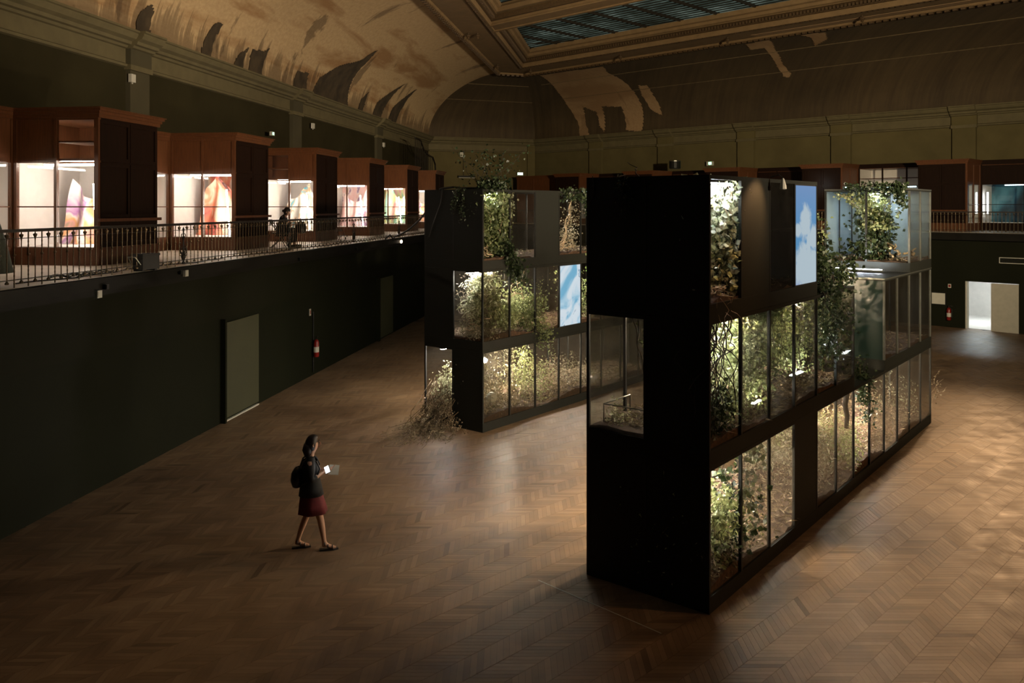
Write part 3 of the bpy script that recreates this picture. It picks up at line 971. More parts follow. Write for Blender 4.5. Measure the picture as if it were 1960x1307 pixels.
def run(o, r, x0, x1, gz, label, y=2.77, depth=1.0, lit='L', closed=False, wd='wood', nb=3, shelf=False, art_mat=None, grp=None):
    """glazed run set back against the wall"""
    H = 3.1; W = x1 - x0
    t = thing('wall_cabinet', label, 'cabinet', fr(o, r, x0, y, gz), r, grp)
    BX('plinth', wd, t, 0, W, 0, depth, 0, 0.35)
    m = MB()
    for k, (o_, z0, z1) in enumerate(((0.03, H - 0.20, H - 0.13), (0.06, H - 0.13, H - 0.07), (0.10, H - 0.07, H - 0.02), (0.12, H - 0.02, H))):
        m.box(0, W, -o_, depth, z0, z1)
    m.build('cornice', wd, t)
    for i in range(nb + 1):
        x = (W - 0.06) * i / nb
        BX('post', wd, t, x, x + 0.06, -0.01, 0.06, 0.35, H - 0.2)
    for i in range(nb):
        a = (W - 0.06) * i / nb + 0.06; b = (W - 0.06) * (i + 1) / nb
        if closed:
            BX('door_panel', 'wood', t, a, b, 0.02, 0.05, 0.35, H - 0.2)
            continue
        if shelf:
            BX('upper_pane', 'clear', t, a, b, 0.02, 0.035, 2.05, H - 0.2)
            BX('shelf', 'wood', t, a, b, 0.08, 0.8, 2.40, 2.43)
            BX('shelf', 'wood', t, a, b, 0.06, 0.8, 2.03, 2.06)
        else:
            BX('header_panel', wd, t, a, b, 0.01, 0.045, 2.02, H - 0.2)
        for (z0, z1) in ((0.37, 1.14), (1.165, 2.04)):
            BX('pane', 'clear', t, a, b, 0.02, 0.035, z0, z1)
        BX('glazing_bar', wd, t, a, b, 0.01, 0.045, 1.14, 1.165)
    if not closed:
        BX('back_board', art_mat or 'white', t, 0.02, W - 0.02, depth - 0.08, depth - 0.02, 0.36, H - 0.2)
        BX('cabinet_floor', 'white', t, 0.02, W - 0.02, 0.06, depth - 0.08, 0.35, 0.365)
        BX('cabinet_ceiling', 'wood', t, 0.0, W, 0.0, depth, H - 0.22, H - 0.2)
        tm = TUBE_L if lit == 'L' else TUBE_B
        MB().tube([(W * 0.25, 0.4, 2.0), (W * 0.75, 0.4, 2.0)], 0.025, 6).build('tube_lamp', tm, t)
        if lit != 'L':
            MB().tube([(0.20, 0.3, 0.75), (0.20, 0.3, 1.7)], 0.03, 6).build('upright_tube_lamp', emit('white_tube', (0.9, 0.97, 1.0), 14), t)
        BX('end_lining', 'white', t, 0.0, 0.03, 0.06, depth - 0.02, 0.36, 2.9)
        BX('end_lining', 'white', t, W - 0.03, W, 0.06, depth - 0.02, 0.36, 2.9)
    return t

xsL = [16.36 + 5.69 * k for k in range(-1, 6)]
order_w = ['nearest beyond the frame', 'nearest', 'second', 'third', 'fourth', 'fifth', 'sixth']
desc = ['a pink cloth', 'a violet and orange cloth', 'an orange and red painted cloth', 'a blue tipped cloth', 'a pale pink cloth', 'a green and yellow cloth', 'only a sliver']
cloths = []
for k, x in enumerate(xsL):
    if k == 0:
        lb = 'mahogany cabinet on the left gallery next to the figure at the left edge'
    else:
        lb = f'{order_w[k]} mahogany cabinet on the left gallery, showing {desc[k]}'
    t, m = projecting(LO, LR, x, GZ, -1, lb[:110], art_i=(k + 4) % 5, shelf={1: 0, 3: 1}.get(k))
    o = m.build('painted_cloth', ART[(k + 4) % 5], None, smooth=True)
    o.location = t.location; o.rotation_euler = t.rotation_euler
    tag(o, ['pink cloth in the cabinet at the left edge', 'violet, orange and green painted cloth in the nearest lit cabinet', 'orange and red painted cloth in the second lit cabinet', 'white cloth with blue tip in the third lit cabinet', 'pale pink painted cloth in the fourth lit cabinet', 'green and yellow painted cloth in the fifth lit cabinet', 'pale cloth in the sixth lit cabinet'][k], 'cloth', 'painted cloths in the cabinets')
    if k < 6:
        nxt = ['beside the left edge figure, behind the railing', 'between the first and second projecting cabinets', 'between the second and third projecting cabinets', 'between the third and fourth projecting cabinets', 'between the fourth and fifth projecting cabinets', 'just left of the far planted tower'][k]
        run(LO, LR, x + 2.08, xsL[k + 1], GZ, 'glazed wall cabinet with white lit inside ' + nxt)
# right hand gallery
xsR = [-35.07 + 5.4 * k for k in range(0, 7)]
gR = RW(0, 0)
descR = ['above the far planted tower', 'left of the green exit light', 'hidden low behind the near tower', 'above the blue screen of the near tower', 'right of the lit shelves', 'at the far right beyond the frame', 'furthest right beyond the frame']
run(RO, RR, -39.6, xsR[0], GZR, 'closed dark wood wall cabinet beside the far corner of the right gallery', y=2.6, depth=2.3, closed=True)
for k, x in enumerate(xsR):
    t, m = projecting(RO, RR, x, GZR, 1, 'dark wood cabinet on the right gallery ' + descR[k], W=2.0, D=1.85, y0=1.41, lit='B', art_i=k % 5)
    if k < 6:
        run(RO, RR, x + 2.0, xsR[k + 1], GZR, 'blue lit wall cabinet on the right gallery ' + ['seen through the far tower opening', 'behind the near tower top', 'left of the blue screen', 'with bare shelves above the glass box', 'holding a misty blue picture with dark spots', 'beyond the right edge'][k],
            y=3.26, depth=1.6, lit='B', shelf=(k in (0, 3)), nb=2 if k == 4 else 3, wd='wood_dark', art_mat=GLOW_B if k == 4 else None)

# ================================================================== IRON RAILINGS
def bal_a():
    return MB().lathe([(0.028, 0.055), (0.030, 0.075), (0.012, 0.10), (0.0085, 0.14), (0.0085, 0.66), (0.013, 0.70), (0.030, 0.735), (0.033, 0.755), (0.010, 0.765), (0.008, 0.80)], 6)
def bal_b(collar=True):
    p = [(0.010, 0.0), (0.010, 0.05)]
    z = 0.05
    while z < 0.74:
        p.append((0.0085 + (0.0035 if int(z / 0.03) % 2 else 0.0), z)); z += 0.03
        if collar and abs(z - 0.47) < 0.016:
            p += [(0.026, z - 0.005), (0.026, z + 0.008)]
    return MB().lathe(p + [(0.010, 0.80)], 6)
def ornament():
    m = MB()
    m.lathe([(0.03, 0.03), (0.035, 0.06), (0.015, 0.09), (0.045, 0.16), (0.05, 0.20), (0.02, 0.27), (0.015, 0.5), (0.03, 0.54), (0.012, 0.58), (0.014, 0.70), (0.004, 0.76)], 8)
    for s in (-1, 1):
        for (cx, cz, R, a0, a1, rr) in ((0.06, 0.30, 0.075, -2.2, 2.4, 0.010), (0.12, 0.42, 0.055, -2.8, 2.6, 0.009), (0.045, 0.60, 0.040, -1.9, 1.9, 0.009), (0.10, 0.24, 0.05, -3.0, 1.4, 0.009)):
            pts = []
            for i in range(12):
                a = a0 + (a1 - a0) * i / 11; q = R * (1 - 0.45 * i / 11)
                pts.append((s * (cx + q * math.cos(a)), 0, cz + q * math.sin(a)))
            m.tube(pts, rr, 5)
        m.tube([(s * 0.01, 0, 0.2), (s * 0.10, 0.01, 0.30), (s * 0.17, 0, 0.40), (s * 0.14, 0, 0.5)], 0.012, 5, 0.004)
        m.tube([(0, 0, 0.66), (s * 0.035, 0, 0.70), (0, 0, 0.75)], 0.008, 5)
    return m
def railing(o, r, xa, xb, y, gz, h, label, orn=()):
    t = thing('iron_railing', label, 'railing', fr(o, r, xa, y, gz), r)
    L = xb - xa
    m = MB(); m.box(0, L, -0.035, 0.035, h - 0.045, h - 0.015).box(0, L, -0.026, 0.026, h - 0.015, h)
    m.build('handrail', 'rail', t)
    BX('upper_rod', 'iron', t, 0, L, -0.006, 0.006, h - 0.140, h - 0.128)
    BX('lower_rod', 'iron', t, 0, L, -0.008, 0.008, 0.105, 0.119)
    k = 0; x = 0.07
    A = B = None
    while x < L:
        near_orn = any(abs(x + xa - q) < 0.10 for q in orn)
        if not near_orn:
            if k % 2 == 0:
                if A is None: A = bal_a().build('baluster', 'brass_iron', t); A.location = (x, 0, 0); A.scale = (1, 1, h / 0.833)
                else: share(A, 'baluster', t, (x, 0, 0), scale=(1, 1, h / 0.833))
            else:
                if B is None: B = bal_b().build('baluster', 'brass_iron', t); B.location = (x, 0, 0)
                else: share(B, 'baluster', t, (x, 0, 0), scale=(1, 1, h / 0.833))
        x += 0.1415; k += 1
    O = None
    for q in orn:
        if O is None: O = ornament().build('scroll_ornament', 'iron', t); O.location = (q - xa, 0, 0)
        else: share(O, 'scroll_ornament', t, (q - xa, 0, 0))
railing(LO, LR, 9.9, 42.0, -0.70, GZ, 0.833, 'black iron railing with wooden handrail along the left gallery edge', (16.63, 21.75, 26.8, 32.0))
railing(RO, RR, -38.5, -4.5, -0.30, GZR, 0.86, 'black iron railing along the right gallery edge, in shadow', ())

# ================================================================== PLANTED GLASS TOWERS
BW, BQ, BH = 0.975, 1.80, 1.80
BR_O = Vector((2.42, 10.25, 0)); BL_O = Vector((-0.65, 18.5, 0)); BROT = math.radians(90 - 38.63)
def K(b, s, q, z=0.0): return fr(BR_O if b == 'R' else BL_O, BROT, s, q, z)

t = NT('sky_blue_screen')
c = t.node('ShaderNodeTexCoord')
sx = t.node('ShaderNodeSeparateXYZ'); t.link(c.outputs['Generated'], sx.inputs[0])
base_c = t.ramp(sx.outputs[2], [(0.0, lin((122, 150, 214))), (0.25, lin((92, 158, 206))), (0.55, lin((96, 160, 212))), (1.0, lin((120, 160, 212)))])
mp = t.node('ShaderNodeMapping'); mp.inputs['Scale'].default_value = (1.3, 1.3, 2.6); t.link(c.outputs['Generated'], mp.inputs[0])
nn = t.noise(mp.outputs[0], 2.6, 8, 0.62, 0.8)
def blob(cx, cz, rx, rz):
    m1 = t.node('ShaderNodeMapping'); m1.inputs['Location'].default_value = (-cx / rx, 0, -cz / rz); m1.inputs['Scale'].default_value = (1 / rx, 0.0, 1 / rz)
    t.link(c.outputs['Generated'], m1.inputs[0])
    L = t.node('ShaderNodeVectorMath', operation='LENGTH'); t.link(m1.outputs[0], L.inputs[0])
    s = t.node('ShaderNodeMath', operation='MULTIPLY_ADD'); t.link(nn, s.inputs[0]); s.inputs[1].default_value = -1.7; t.link(L.outputs['Value'], s.inputs[2])
    return t.ramp(s.outputs[0], [(-0.25, 1.0), (0.45, 0.0)])
k1 = blob(0.50, 0.16, 0.62, 0.22); k2 = blob(0.46, 0.62, 0.26, 0.16); k3 = blob(0.88, 0.46, 0.26, 0.12); k4 = blob(0.62, 0.40, 0.10, 0.24); k5 = blob(0.1, 0.55, 0.16, 0.06)
kk = t.mix(1.0, t.mix(1.0, t.mix(1.0, k1, k2, 'LIGHTEN'), k3, 'LIGHTEN'), t.mix(1.0, k4, k5, 'LIGHTEN'), 'LIGHTEN')
cc = t.mix(kk, base_c, lin((196, 216, 228)))
t.base((0, 0, 0)); t.link(cc, t.b.inputs['Emission Color']); t.b.inputs['Emission Strength'].default_value = 0.72
M['screen_r'] = t.m
t = NT('pale_blue_screen')
c = t.node('ShaderNodeTexCoord')
mp = t.node('ShaderNodeMapping'); mp.inputs['Scale'].default_value = (1.0, 1.0, 1.8); mp.inputs['Rotation'].default_value = (0, 0.7, 0); t.link(c.outputs['Generated'], mp.inputs[0])
mp2 = t.node('ShaderNodeMapping'); mp2.inputs['Scale'].default_value = (0.8, 1.0, 1.5); t.link(mp.outputs[0], mp2.inputs[0])
nn = t.noise(mp2.outputs[0], 1.1, 5, 0.5, 1.2)
cc = t.ramp(nn, [(0.36, lin((120, 182, 214))), (0.44, lin((176, 212, 232))), (0.50, lin((216, 230, 240))), (0.60, lin((222, 234, 242))), (0.64, lin((96, 140, 170))), (0.67, lin((200, 220, 236))), (0.8, lin((170, 206, 228)))])
t.base((0, 0, 0)); t.link(cc, t.b.inputs['Emission Color']); t.b.inputs['Emission Strength'].default_value = 0.85
M['screen_l'] = t.m
STRIP = emit('grow_lamp', (1.0, 0.95, 0.88), 420)
STRIPL = emit('dim_grow_lamp', (1.0, 0.93, 0.84), 230)
STRIPC = emit('cool_grow_lamp', (0.88, 0.95, 1.0), 240)

def module(b, name_lb, s0, nb, z0, front, back, left, right, strips, edge='frame', screen='screen_r', base=0.2):
    L = nb * BW
    t = thing('glass_tower_unit', name_lb, 'glass case', K(b, s0 * BW, 0, z0), BROT, 'planted glass tower units')
    m = MB()
    m.box(0.01, L - 0.01, 0.01, BQ - 0.01, 0.0, 0.06)
    for (x0, x1, y0, y1) in ((0, L, 0, 0.035), (0, L, BQ - 0.035, BQ), (0, 0.035, 0.035, BQ - 0.035), (L - 0.035, L, 0.035, BQ - 0.035)):
        m.box(x0, x1, y0, y1, 0.0, base)
    m.build('planting_tray', 'black', t)
    BX('roof_panel', 'black', t, 0, L, 0, BQ, BH - 0.055, BH - 0.004)
    if edge == 'alu':
        for (x0, x1, y0, y1) in ((0, L, -0.006, 0.002), (-0.006, 0.002, 0, BQ)):
            BX('edge_trim', 'alu', t, x0, x1, y0, y1, BH - 0.03, BH - 0.002)
    p = 0.04
    for i in range(nb + 1):
        x = min(max(i * BW - p / 2, 0), L - p)
        for y in (0.0, BQ - p):
            BX('post', edge if (y == 0 and edge == 'alu') else 'frame', t, x, x + p, y, y + p, base, BH - 0.055)
    for x in (0, L - p):
        BX('post', 'frame', t, x, x + p, BQ / 2 - p / 2, BQ / 2 + p / 2, base, BH - 0.055)
    zz0, zz1 = base, BH - 0.055
    def pane(kind, x0, x1, y0, y1, ax):
        if kind == 'o': return
        if ax == 'x': bx = (x0 + p / 2, x1 - p / 2, y0, y1)
        else: bx = (x0, x1, y0 + p / 2, y1 - p / 2)
        nm, mt = {'g': ('glass_pane', 'glass'), 'c': ('glass_pane', 'clear'), 'd': ('dark_panel', 'black'), 's': ('screen', screen), 'p': ('green_panel', 'greenpanel'), 'y': ('grey_panel', 'greypanel')}[kind]
        if kind == 'd':
            # outer panels cover the frame, joints left between them
            if ax == 'x': bx = (x0 + 0.002, x1 - 0.002, y0 - 0.008 if y0 < 1 else y0, y1 + (0.008 if y0 > 1 else 0))
            else: bx = (x0 - (0.008 if x0 < 0.5 else 0), x1 + (0.008 if x0 > 0.5 else 0), y0 + 0.002, y1 - 0.002)
            BX(nm, mt, t, *bx, 0.002 if ax == 'y' else zz0, BH - 0.002)
            return
        if kind == 's':
            BX('screen_bezel', 'rubber', t, x0 + 0.02, x1 - 0.02, y0 - 0.004, y0 + 0.05, zz0, zz1)
            BX(nm, mt, t, x0 + 0.045, x1 - 0.045, y0 - 0.010, y0 - 0.005, zz0 + 0.02, zz1 - 0.02)
            return
        BX(nm, mt, t, *bx, zz0, zz1)
    for i, k in enumerate(front): pane(k, i * BW, (i + 1) * BW, 0.012, 0.020, 'x')
    for i, k in enumerate(back): pane(k, i * BW, (i + 1) * BW, BQ - 0.020, BQ - 0.012, 'x')
    for i, k in enumerate(left): pane(k, 0.012, 0.020, i * BQ / 2, (i + 1) * BQ / 2, 'y')
    for i, k in enumerate(right): pane(k, L - 0.020, L - 0.012, i * BQ / 2, (i + 1) * BQ / 2, 'y')
    for (s, q, kind, ln) in strips:
        x = (s - s0) * BW
        mt = (STRIP if z0 > 1 else STRIPL) if kind == 'w' else STRIPC
        f = MB().box(x - ln / 2, x + ln / 2, q - 0.045, q + 0.045, zz1 - 0.035, zz1).build('lamp_housing', 'frame', t)
        BX('lamp_diffuser', mt, f, x - ln / 2 + 0.02, x + ln / 2 - 0.02, q - 0.038, q + 0.038, zz1 - 0.043, zz1 - 0.036)
    return t

module('R', 'bottom unit of the near tower, long glazed row with black end wall', 0, 12, 0.0, 'oggdggogggggg'[:12], 'gggggggggggg', 'dd', 'gg',
       [(0.5, 0.5, 'w', 0.8), (1.6, 1.45, 'w', 0.9), (2.6, 1.45, 'w', 0.9)] + [(4.5 + k, 1.45 if k != 2 else 0.9, 'w', 0.9) for k in range(8)])
module('R', 'middle unit of the near tower with hanging dark roots at the corner', 0, 6, 1.8, 'ogggog', 'gggggg', 'dg', 'gg',
       [(1.2, 0.6, 'w', 0.8), (4.5, 1.3, 'w', 0.8)])
module('R', 'middle rear unit of the near tower with deep green end panels', 8, 4, 1.8, 'gggg', 'gggg', 'pp', 'gg',
       [(10.5, 0.9, 'c', 0.6)], edge='alu')
module('R', 'top unit of the near tower with sky blue screen and ivy filled corner', 0, 4, 3.6, 'odgs', 'oddd', 'dd', 'dd',
       [(0.5, 0.14, 'c', 0.85), (0.5, 1.2, 'w', 0.85)])
module('R', 'top end unit of the near tower, a glass box with ivy and driftwood', 10, 2, 3.6, 'gg', 'yy', 'cc', 'yy',
       [(11.0, 0.9, 'c', 1.1)], edge='alu')
module('L', 'bottom unit of the far tower, dry grass behind glass', 0, 8, 0.0, 'gggggggg', 'gggggggg', 'do', 'gg',
       [(k + 0.5, 1.3, 'w', 0.9) for k in range(8)], screen='screen_l')
module('L', 'middle unit of the far tower with pale blue screen', 0, 8, 1.8, 'gogsoggg', 'gggggggg', 'od', 'gg',
       [(0.45, 0.5, 'w', 0.8), (1.6, 0.9, 'w', 0.8), (4.6, 0.8, 'w', 0.6)], screen='screen_l')
module('L', 'top unit of the far tower with ivy bay and open bays', 0, 8, 3.6, 'ogdooggg', 'dddooggg', 'dd', 'gg',
       [(0.5, 0.3, 'w', 0.8), (1.5, 1.0, 'w', 0.6), (4.0, 1.2, 'w', 0.6)], screen='screen_l')
# bare bulbs deep inside the towers throw most of the light on the parquet
lamp('tower_bulb', 'POINT', K('R', 4.5 * BW, 1.55, 3.05), (0, 0, 0), 1150, (1.0, 0.78, 0.55), 0.07)
lamp('tower_bulb', 'POINT', K('R', 8.9 * BW, 1.5, 0.95), (0, 0, 0), 650, (1.0, 0.80, 0.58), 0.07)
lamp('tower_bulb', 'POINT', K('R', 2.3 * BW, 1.5, 0.95), (0, 0, 0), 650, (1.0, 0.84, 0.64), 0.07)
lamp('tower_bulb', 'POINT', K('L', 3.5 * BW, 0.9, 3.2), (0, 0, 0), 200, (1.0, 0.74, 0.48), 0.07)
lamp('tower_bulb', 'POINT', K('L', 2.6 * BW, 1.45, 1.0), (0, 0, 0), 380, (1.0, 0.86, 0.68), 0.07)
# green lamp in the far tower
o = lamp('green_lamp', 'POINT', K('L', 4.5 * BW, 0.5, 3.35), (0, 0, 0), 5, (0.1, 1.0, 0.2), 0.05)
# clip lamp shining down the dark panel of the top unit
t = thing('clip_lamp', 'small conical clip lamp above the dark panel of the near tower', 'lamp', K('R', 1.98 * BW, -0.19, 5.40), BROT)
MB().lathe([(0.018, -0.16), (0.05, -0.15), (0.045, -0.10), (0.022, -0.02), (0.01, 0.0)], 10).build('shade', 'signwhite', t)
MB().tube([(0, 0, 0), (0, 0.06, 0.05), (0, 0.18, 0.015)], 0.008, 5).build('arm', 'iron', t)
MB().lathe([(0.03, -0.155), (0.03, -0.150)], 8).build('bulb', emit('warm_bulb', (1, 0.6, 0.3), 6), t)
lamp('clip_lamp_light', 'SPOT', K('R', 1.7 * BW, -0.45, 5.55), K('R', 1.45 * BW, 0.0, 4.9), 130, (1.0, 0.55, 0.25), 0.03, 70, 0.9)

# ================================================================== PLANTS, ROOTS, SOIL
def leaf_arrays(P, D, Lg, Wd, fold=0.25):
    """P (n,3) base points, D (n,3) unit directions -> quads"""
    n = len(P)
    r = rng.normal(size=(n, 3)); S = np.cross(D, r); S /= np.linalg.norm(S, axis=1, keepdims=True) + 1e-9
    N = np.cross(S, D)
    Lg = Lg[:, None]; Wd = Wd[:, None]
    mid = P + D * Lg * 0.42 + N * Lg * fold * rng.uniform(-0.4, 1, (n, 1))
    tip = P + D * Lg - N * Lg * 0.1
    V = np.stack([P, mid + S * Wd, tip, mid - S * Wd], 1).reshape(-1, 3)
    F = np.arange(4 * n).reshape(-1, 4)
    return V, F
def rand_dirs(n, bias=(0, 0, 0), k=1.0):
    d = rng.normal(size=(n, 3)) * k + np.array(bias)
    return d / (np.linalg.norm(d, axis=1, keepdims=True) + 1e-9)
def wob(a, b, n=8, amp=0.08, sag=0.0):
    a = Vector(a); b = Vector(b)
    out = []
    ph = [random.uniform(0, 6) for _ in range(6)]
    for i in range(n + 1):
        t = i / n
        p = a.lerp(b, t)
        e = math.sin(PI * t)
        p += Vector((math.sin(ph[0] + t * 7) + 0.5 * math.sin(ph[1] + t * 17), math.sin(ph[2] + t * 6) + 0.5 * math.sin(ph[3] + t * 15), 0.4 * math.sin(ph[4] + t * 9))) * amp * (0.3 + 0.7 * e)
        p.z -= sag * e
        out.append(tuple(p))
    return out
def sample_path(path, n):
    P = np.array(path); seg = np.linalg.norm(np.diff(P, axis=0), axis=1); c = np.concatenate([[0], np.cumsum(seg)])
    u = rng.uniform(0, c[-1], n); i = np.clip(np.searchsorted(c, u) - 1, 0, len(seg) - 1)
    f = (u - c[i]) / np.maximum(seg[i], 1e-6)
    return P[i] + (P[i + 1] - P[i]) * f[:, None]
def plant(name, label, cat, loc, guides, leaf='ivy', n=900, size=0.05, wid=0.5, spread=0.12, stem='stem', sr=0.008, bias=(0, 0, -0.2), box=None, group=None, jit=0.35, fold=0.25):
    """guides: polylines in the tower's axes (x along, y back, z up) relative to loc"""
    t = thing(name, label, cat, loc, BROT, group)
    m = MB()
    for g_ in guides:
        m.tube(g_, sr, 5, sr * 0.35)
    if sr > 0:
        m.build('stem', stem, t, smooth=True)
    if n:
        per = [max(3, int(n * 1.0 / len(guides)))] * len(guides)
        P = np.concatenate([sample_path(g_, k) for g_, k in zip(guides, per)])
        P = P + rng.normal(size=P.shape) * spread
        if box is not None:
            P = np.clip(P, np.array(box[0]), np.array(box[1]))
            P += rng.normal(size=P.shape) * 0.006
        D = rand_dirs(len(P), bias)
        Lg = size * rng.uniform(1 - jit, 1 + jit, len(P))
        V, F = leaf_arrays(P, D, Lg, Lg * wid, fold)
        stuff(np_mesh('foliage', V, F, leaf, t))
    return t
def soil(label, b, s0, s1, z, litter='dry', n=900, h=0.10, llen=0.10, col='soil'):
    L = (s1 - s0) * BW - 0.08
    nx = max(4, int(L / 0.12)); ny = 14
    X, Y = np.meshgrid(np.linspace(0, L, nx), np.linspace(0, BQ - 0.08, ny), indexing='ij')
    Z = h * (0.5 + 0.5 * np.sin(X * 2.1 + s0) * np.cos(Y * 2.7)) + rng.normal(size=X.shape) * 0.014
    V = np.stack([X, Y, np.maximum(Z, 0.0)], -1).reshape(-1, 3)
    i = (np.arange(nx - 1)[:, None] * ny + np.arange(ny - 1)[None]).ravel()
    F = np.stack([i, i + ny, i + ny + 1, i + 1], 1)
    nb = len(V); B = V.copy(); B[:, 2] = -0.12
    per = [k * ny for k in range(nx)] + [(nx - 1) * ny + k for k in range(1, ny)] + [k * ny + ny - 1 for k in range(nx - 2, -1, -1)] + [k for k in range(ny - 2, 0, -1)]
    SF = np.array([(per[k], per[(k + 1) % len(per)], per[(k + 1) % len(per)] + nb, per[k] + nb) for k in range(len(per))])[:, ::-1]
    o = np_mesh('soil_bed', np.concatenate([V, B]), np.concatenate([F, SF]), col, None, K(b, s0 * BW + 0.04, 0.04, z), BROT)
    tag(o, 'brown soil bed in the ' + label, 'soil', kind='stuff')
    if n:
        u = rng.uniform(0.02, 0.98, (n, 2)); P = np.stack([u[:, 0] * L, u[:, 1] * (BQ - 0.12), np.zeros(n)], 1)
        P[:, 2] = h * (0.5 + 0.5 * np.sin(P[:, 0] * 2.1 + s0) * np.cos(P[:, 1] * 2.7)) + rng.uniform(0, 0.05, n)
        D = rand_dirs(n, (0, 0, 0.1), 1.0); D[:, 2] = np.abs(D[:, 2]) * 0.5
        Lg = llen * rng.uniform(0.5, 1.5, n)
        V, F = leaf_arrays(P, D, Lg, np.full(n, 0.006) + Lg * 0.05)
        o = np_mesh('ground_litter', V, F, litter, None, K(b, s0 * BW + 0.04, 0.04, z), BROT)
        tag(o, 'dry grass and leaf litter in the ' + label, 'litter', kind='stuff')
def bush(x0, x1, y0, y1, z0, z1, n, amp=0.06, lean=0.1):
    g_ = []
    for _ in range(n):
        x = random.uniform(x0, x1); y = random.uniform(y0, y1)
        xx = min(max(x + random.gauss(0, lean), x0), x1); yy = min(max(y + random.gauss(0, lean), y0), y1)
        g_.append(wob((x, y, z0), (xx, yy, random.uniform(z0 + (z1 - z0) * 0.5, z1)), 7, amp))
    return g_
def roots(name, label, loc, guides, mat='root', r=0.012, cat='root', taper=0.5, group=None):
    m = MB()
    for g_ in guides:
        m.tube(g_, r * random.uniform(0.6, 1.3), 5, r * taper)
    o = m.build(name, mat, None, smooth=True, loc=loc, rotz=BROT)
    return tag(o, label, cat, group)

w = BW
# ---- soil
soil('near tower bottom unit', 'R', 0, 12, 0.20, 'dry', 5200, 0.16, 0.11)
soil('near tower middle unit', 'R', 0, 6, 2.0, 'dry', 2600, 0.10, 0.12)
soil('near tower top unit', 'R', 0, 4, 3.8, 'dry', 500, 0.05, 0.08)
soil('near tower end glass box', 'R', 10, 12, 3.8, 'dry', 300, 0.04, 0.10)
soil('near tower middle rear unit', 'R', 8, 12, 2.0, 'dry', 500, 0.08, 0.10)
soil('far tower bottom unit', 'L', 0, 8, 0.20, 'dry', 2600, 0.16, 0.14)
soil('far tower middle unit', 'L', 0, 8, 2.0, 'straw', 1600, 0.12, 0.12)
soil('far tower top unit', 'L', 0, 8, 3.8, 'straw', 500, 0.06, 0.10)

# ---- near tower, top unit corner bay: pale ivy hanging from the lamp
bx = ((0.06, 0.06, 0.05), (2 * w, 1.70, 1.50))
g_ = [wob((random.uniform(0.1, 1.8), random.uniform(0.1, 0.9), 1.45), (random.uniform(0.1, 1.8), random.uniform(0.1, 0.9), random.uniform(0.0, 0.5)), 9, 0.08) for _ in range(20)]
plant('ivy', 'pale ivy curtain in the lit corner bay, top of the near tower', 'plant', K('R', 0, 0, 3.85), g_, 'pale', 3200, 0.075, 0.48, 0.10, 'root', 0.007, box=bx)
plant('ivy', 'green ivy lower down in the lit corner bay, top of the near tower', 'plant', K('R', 0, 0, 3.85), [wob((x, 0.5, 0.9), (x + 0.1, 0.6, 0.0), 7, 0.06) for x in (0.3, 0.5, 0.7, 0.85)], 'ivy', 1000, 0.07, 0.5, 0.13, 'stem', 0.006, box=bx)
roots('root_tangle', 'pale tangled roots spilling over the corner bay sill, top of the near tower', K('R', 0, 0, 3.86), [wob((random.uniform(0.05, 0.9), random.uniform(0.02, 0.5), 0.12), (random.uniform(0.05, 0.9), random.uniform(-0.02, 0.5), 0.02), 8, 0.12) for _ in range(26)], 'root', 0.008)
roots('hanging_root', 'thin pale roots hanging below the corner bay sill on the near tower', K('R', 0, -0.03, 3.0), [wob((x, 0.01, 0.85), (x + random.uniform(-0.1, 0.2), -0.03, random.uniform(0.35, 0.6)), 7, 0.06) for x in (0.15, 0.3, 0.5, 0.62)], 'root', 0.004)
roots('bare_branch', 'white forked branch high in the lit corner bay of the near tower', K('R', 0, 0, 3.85), [wob((0.5, 0.5, 0.95), (0.72, 0.4, 1.46), 5, 0.03), wob((0.6, 0.5, 1.2), (0.3, 0.35, 1.44), 4, 0.02), wob((0.9, 0.6, 0.4), (0.92, 0.5, 1.45), 6, 0.05)], 'root', 0.018)

# ---- near tower, middle unit
g_ = []
for _ in range(26):
    x = random.uniform(0.05, 0.85)
    g_.append(wob((x, random.uniform(0.03, 0.35), 1.52), (x + random.uniform(-0.25, 0.25), random.uniform(0.03, 0.4), random.uniform(0.1, 0.9)), 12, 0.10))
roots('hanging_root', 'mass of dark looping roots hanging in the open corner bay of the near tower', K('R', 0, 0, 2.02), g_, 'rootdark', 0.010)
plant('fern', 'bright leafy shrub behind the dark hanging roots', 'plant', K('R', 0, 0, 2.1), bush(1.0, 2.2, 0.2, 0.9, 0.0, 1.5, 18), 'bright', 2400, 0.075, 0.28, 0.09, 'stem', 0.006, box=((0.8, 0.1, 0.0), (2.3, 1.0, 1.45)))
plant('shrub', 'dark leafy shrub low in the open root bay', 'plant', K('R', 0, 0, 2.1), bush(0.1, 0.85, 0.1, 0.5, 0.0, 0.55, 9), 'ivydark', 900, 0.07, 0.35, 0.07, 'stem', 0.005)
plant('climber', 'olive climbing foliage behind the second dusty pane, middle of near tower', 'plant', K('R', w, 0, 2.1), bush(0.05, 0.9, 0.5, 1.4, 0.2, 1.5, 10), 'straw', 900, 0.06, 0.3, 0.1, 'root', 0.006, box=((0.03, 0.1, 0), (w, 1.7, 1.45)))
plant('climber', 'yellow green foliage crowding the top of the third pane, near tower', 'plant', K('R', 2 * w, 0, 2.1), bush(0.05, 0.95, 0.15, 1.2, 0.2, 1.5, 12) + [wob((0.1, 0.3, 1.4), (0.9, 0.3, 1.35), 6, 0.06)] * 5, 'ivy', 1900, 0.065, 0.4, 0.12, 'stem', 0.006, box=((0.03, 0.08, 0), (w, 1.7, 1.45)))
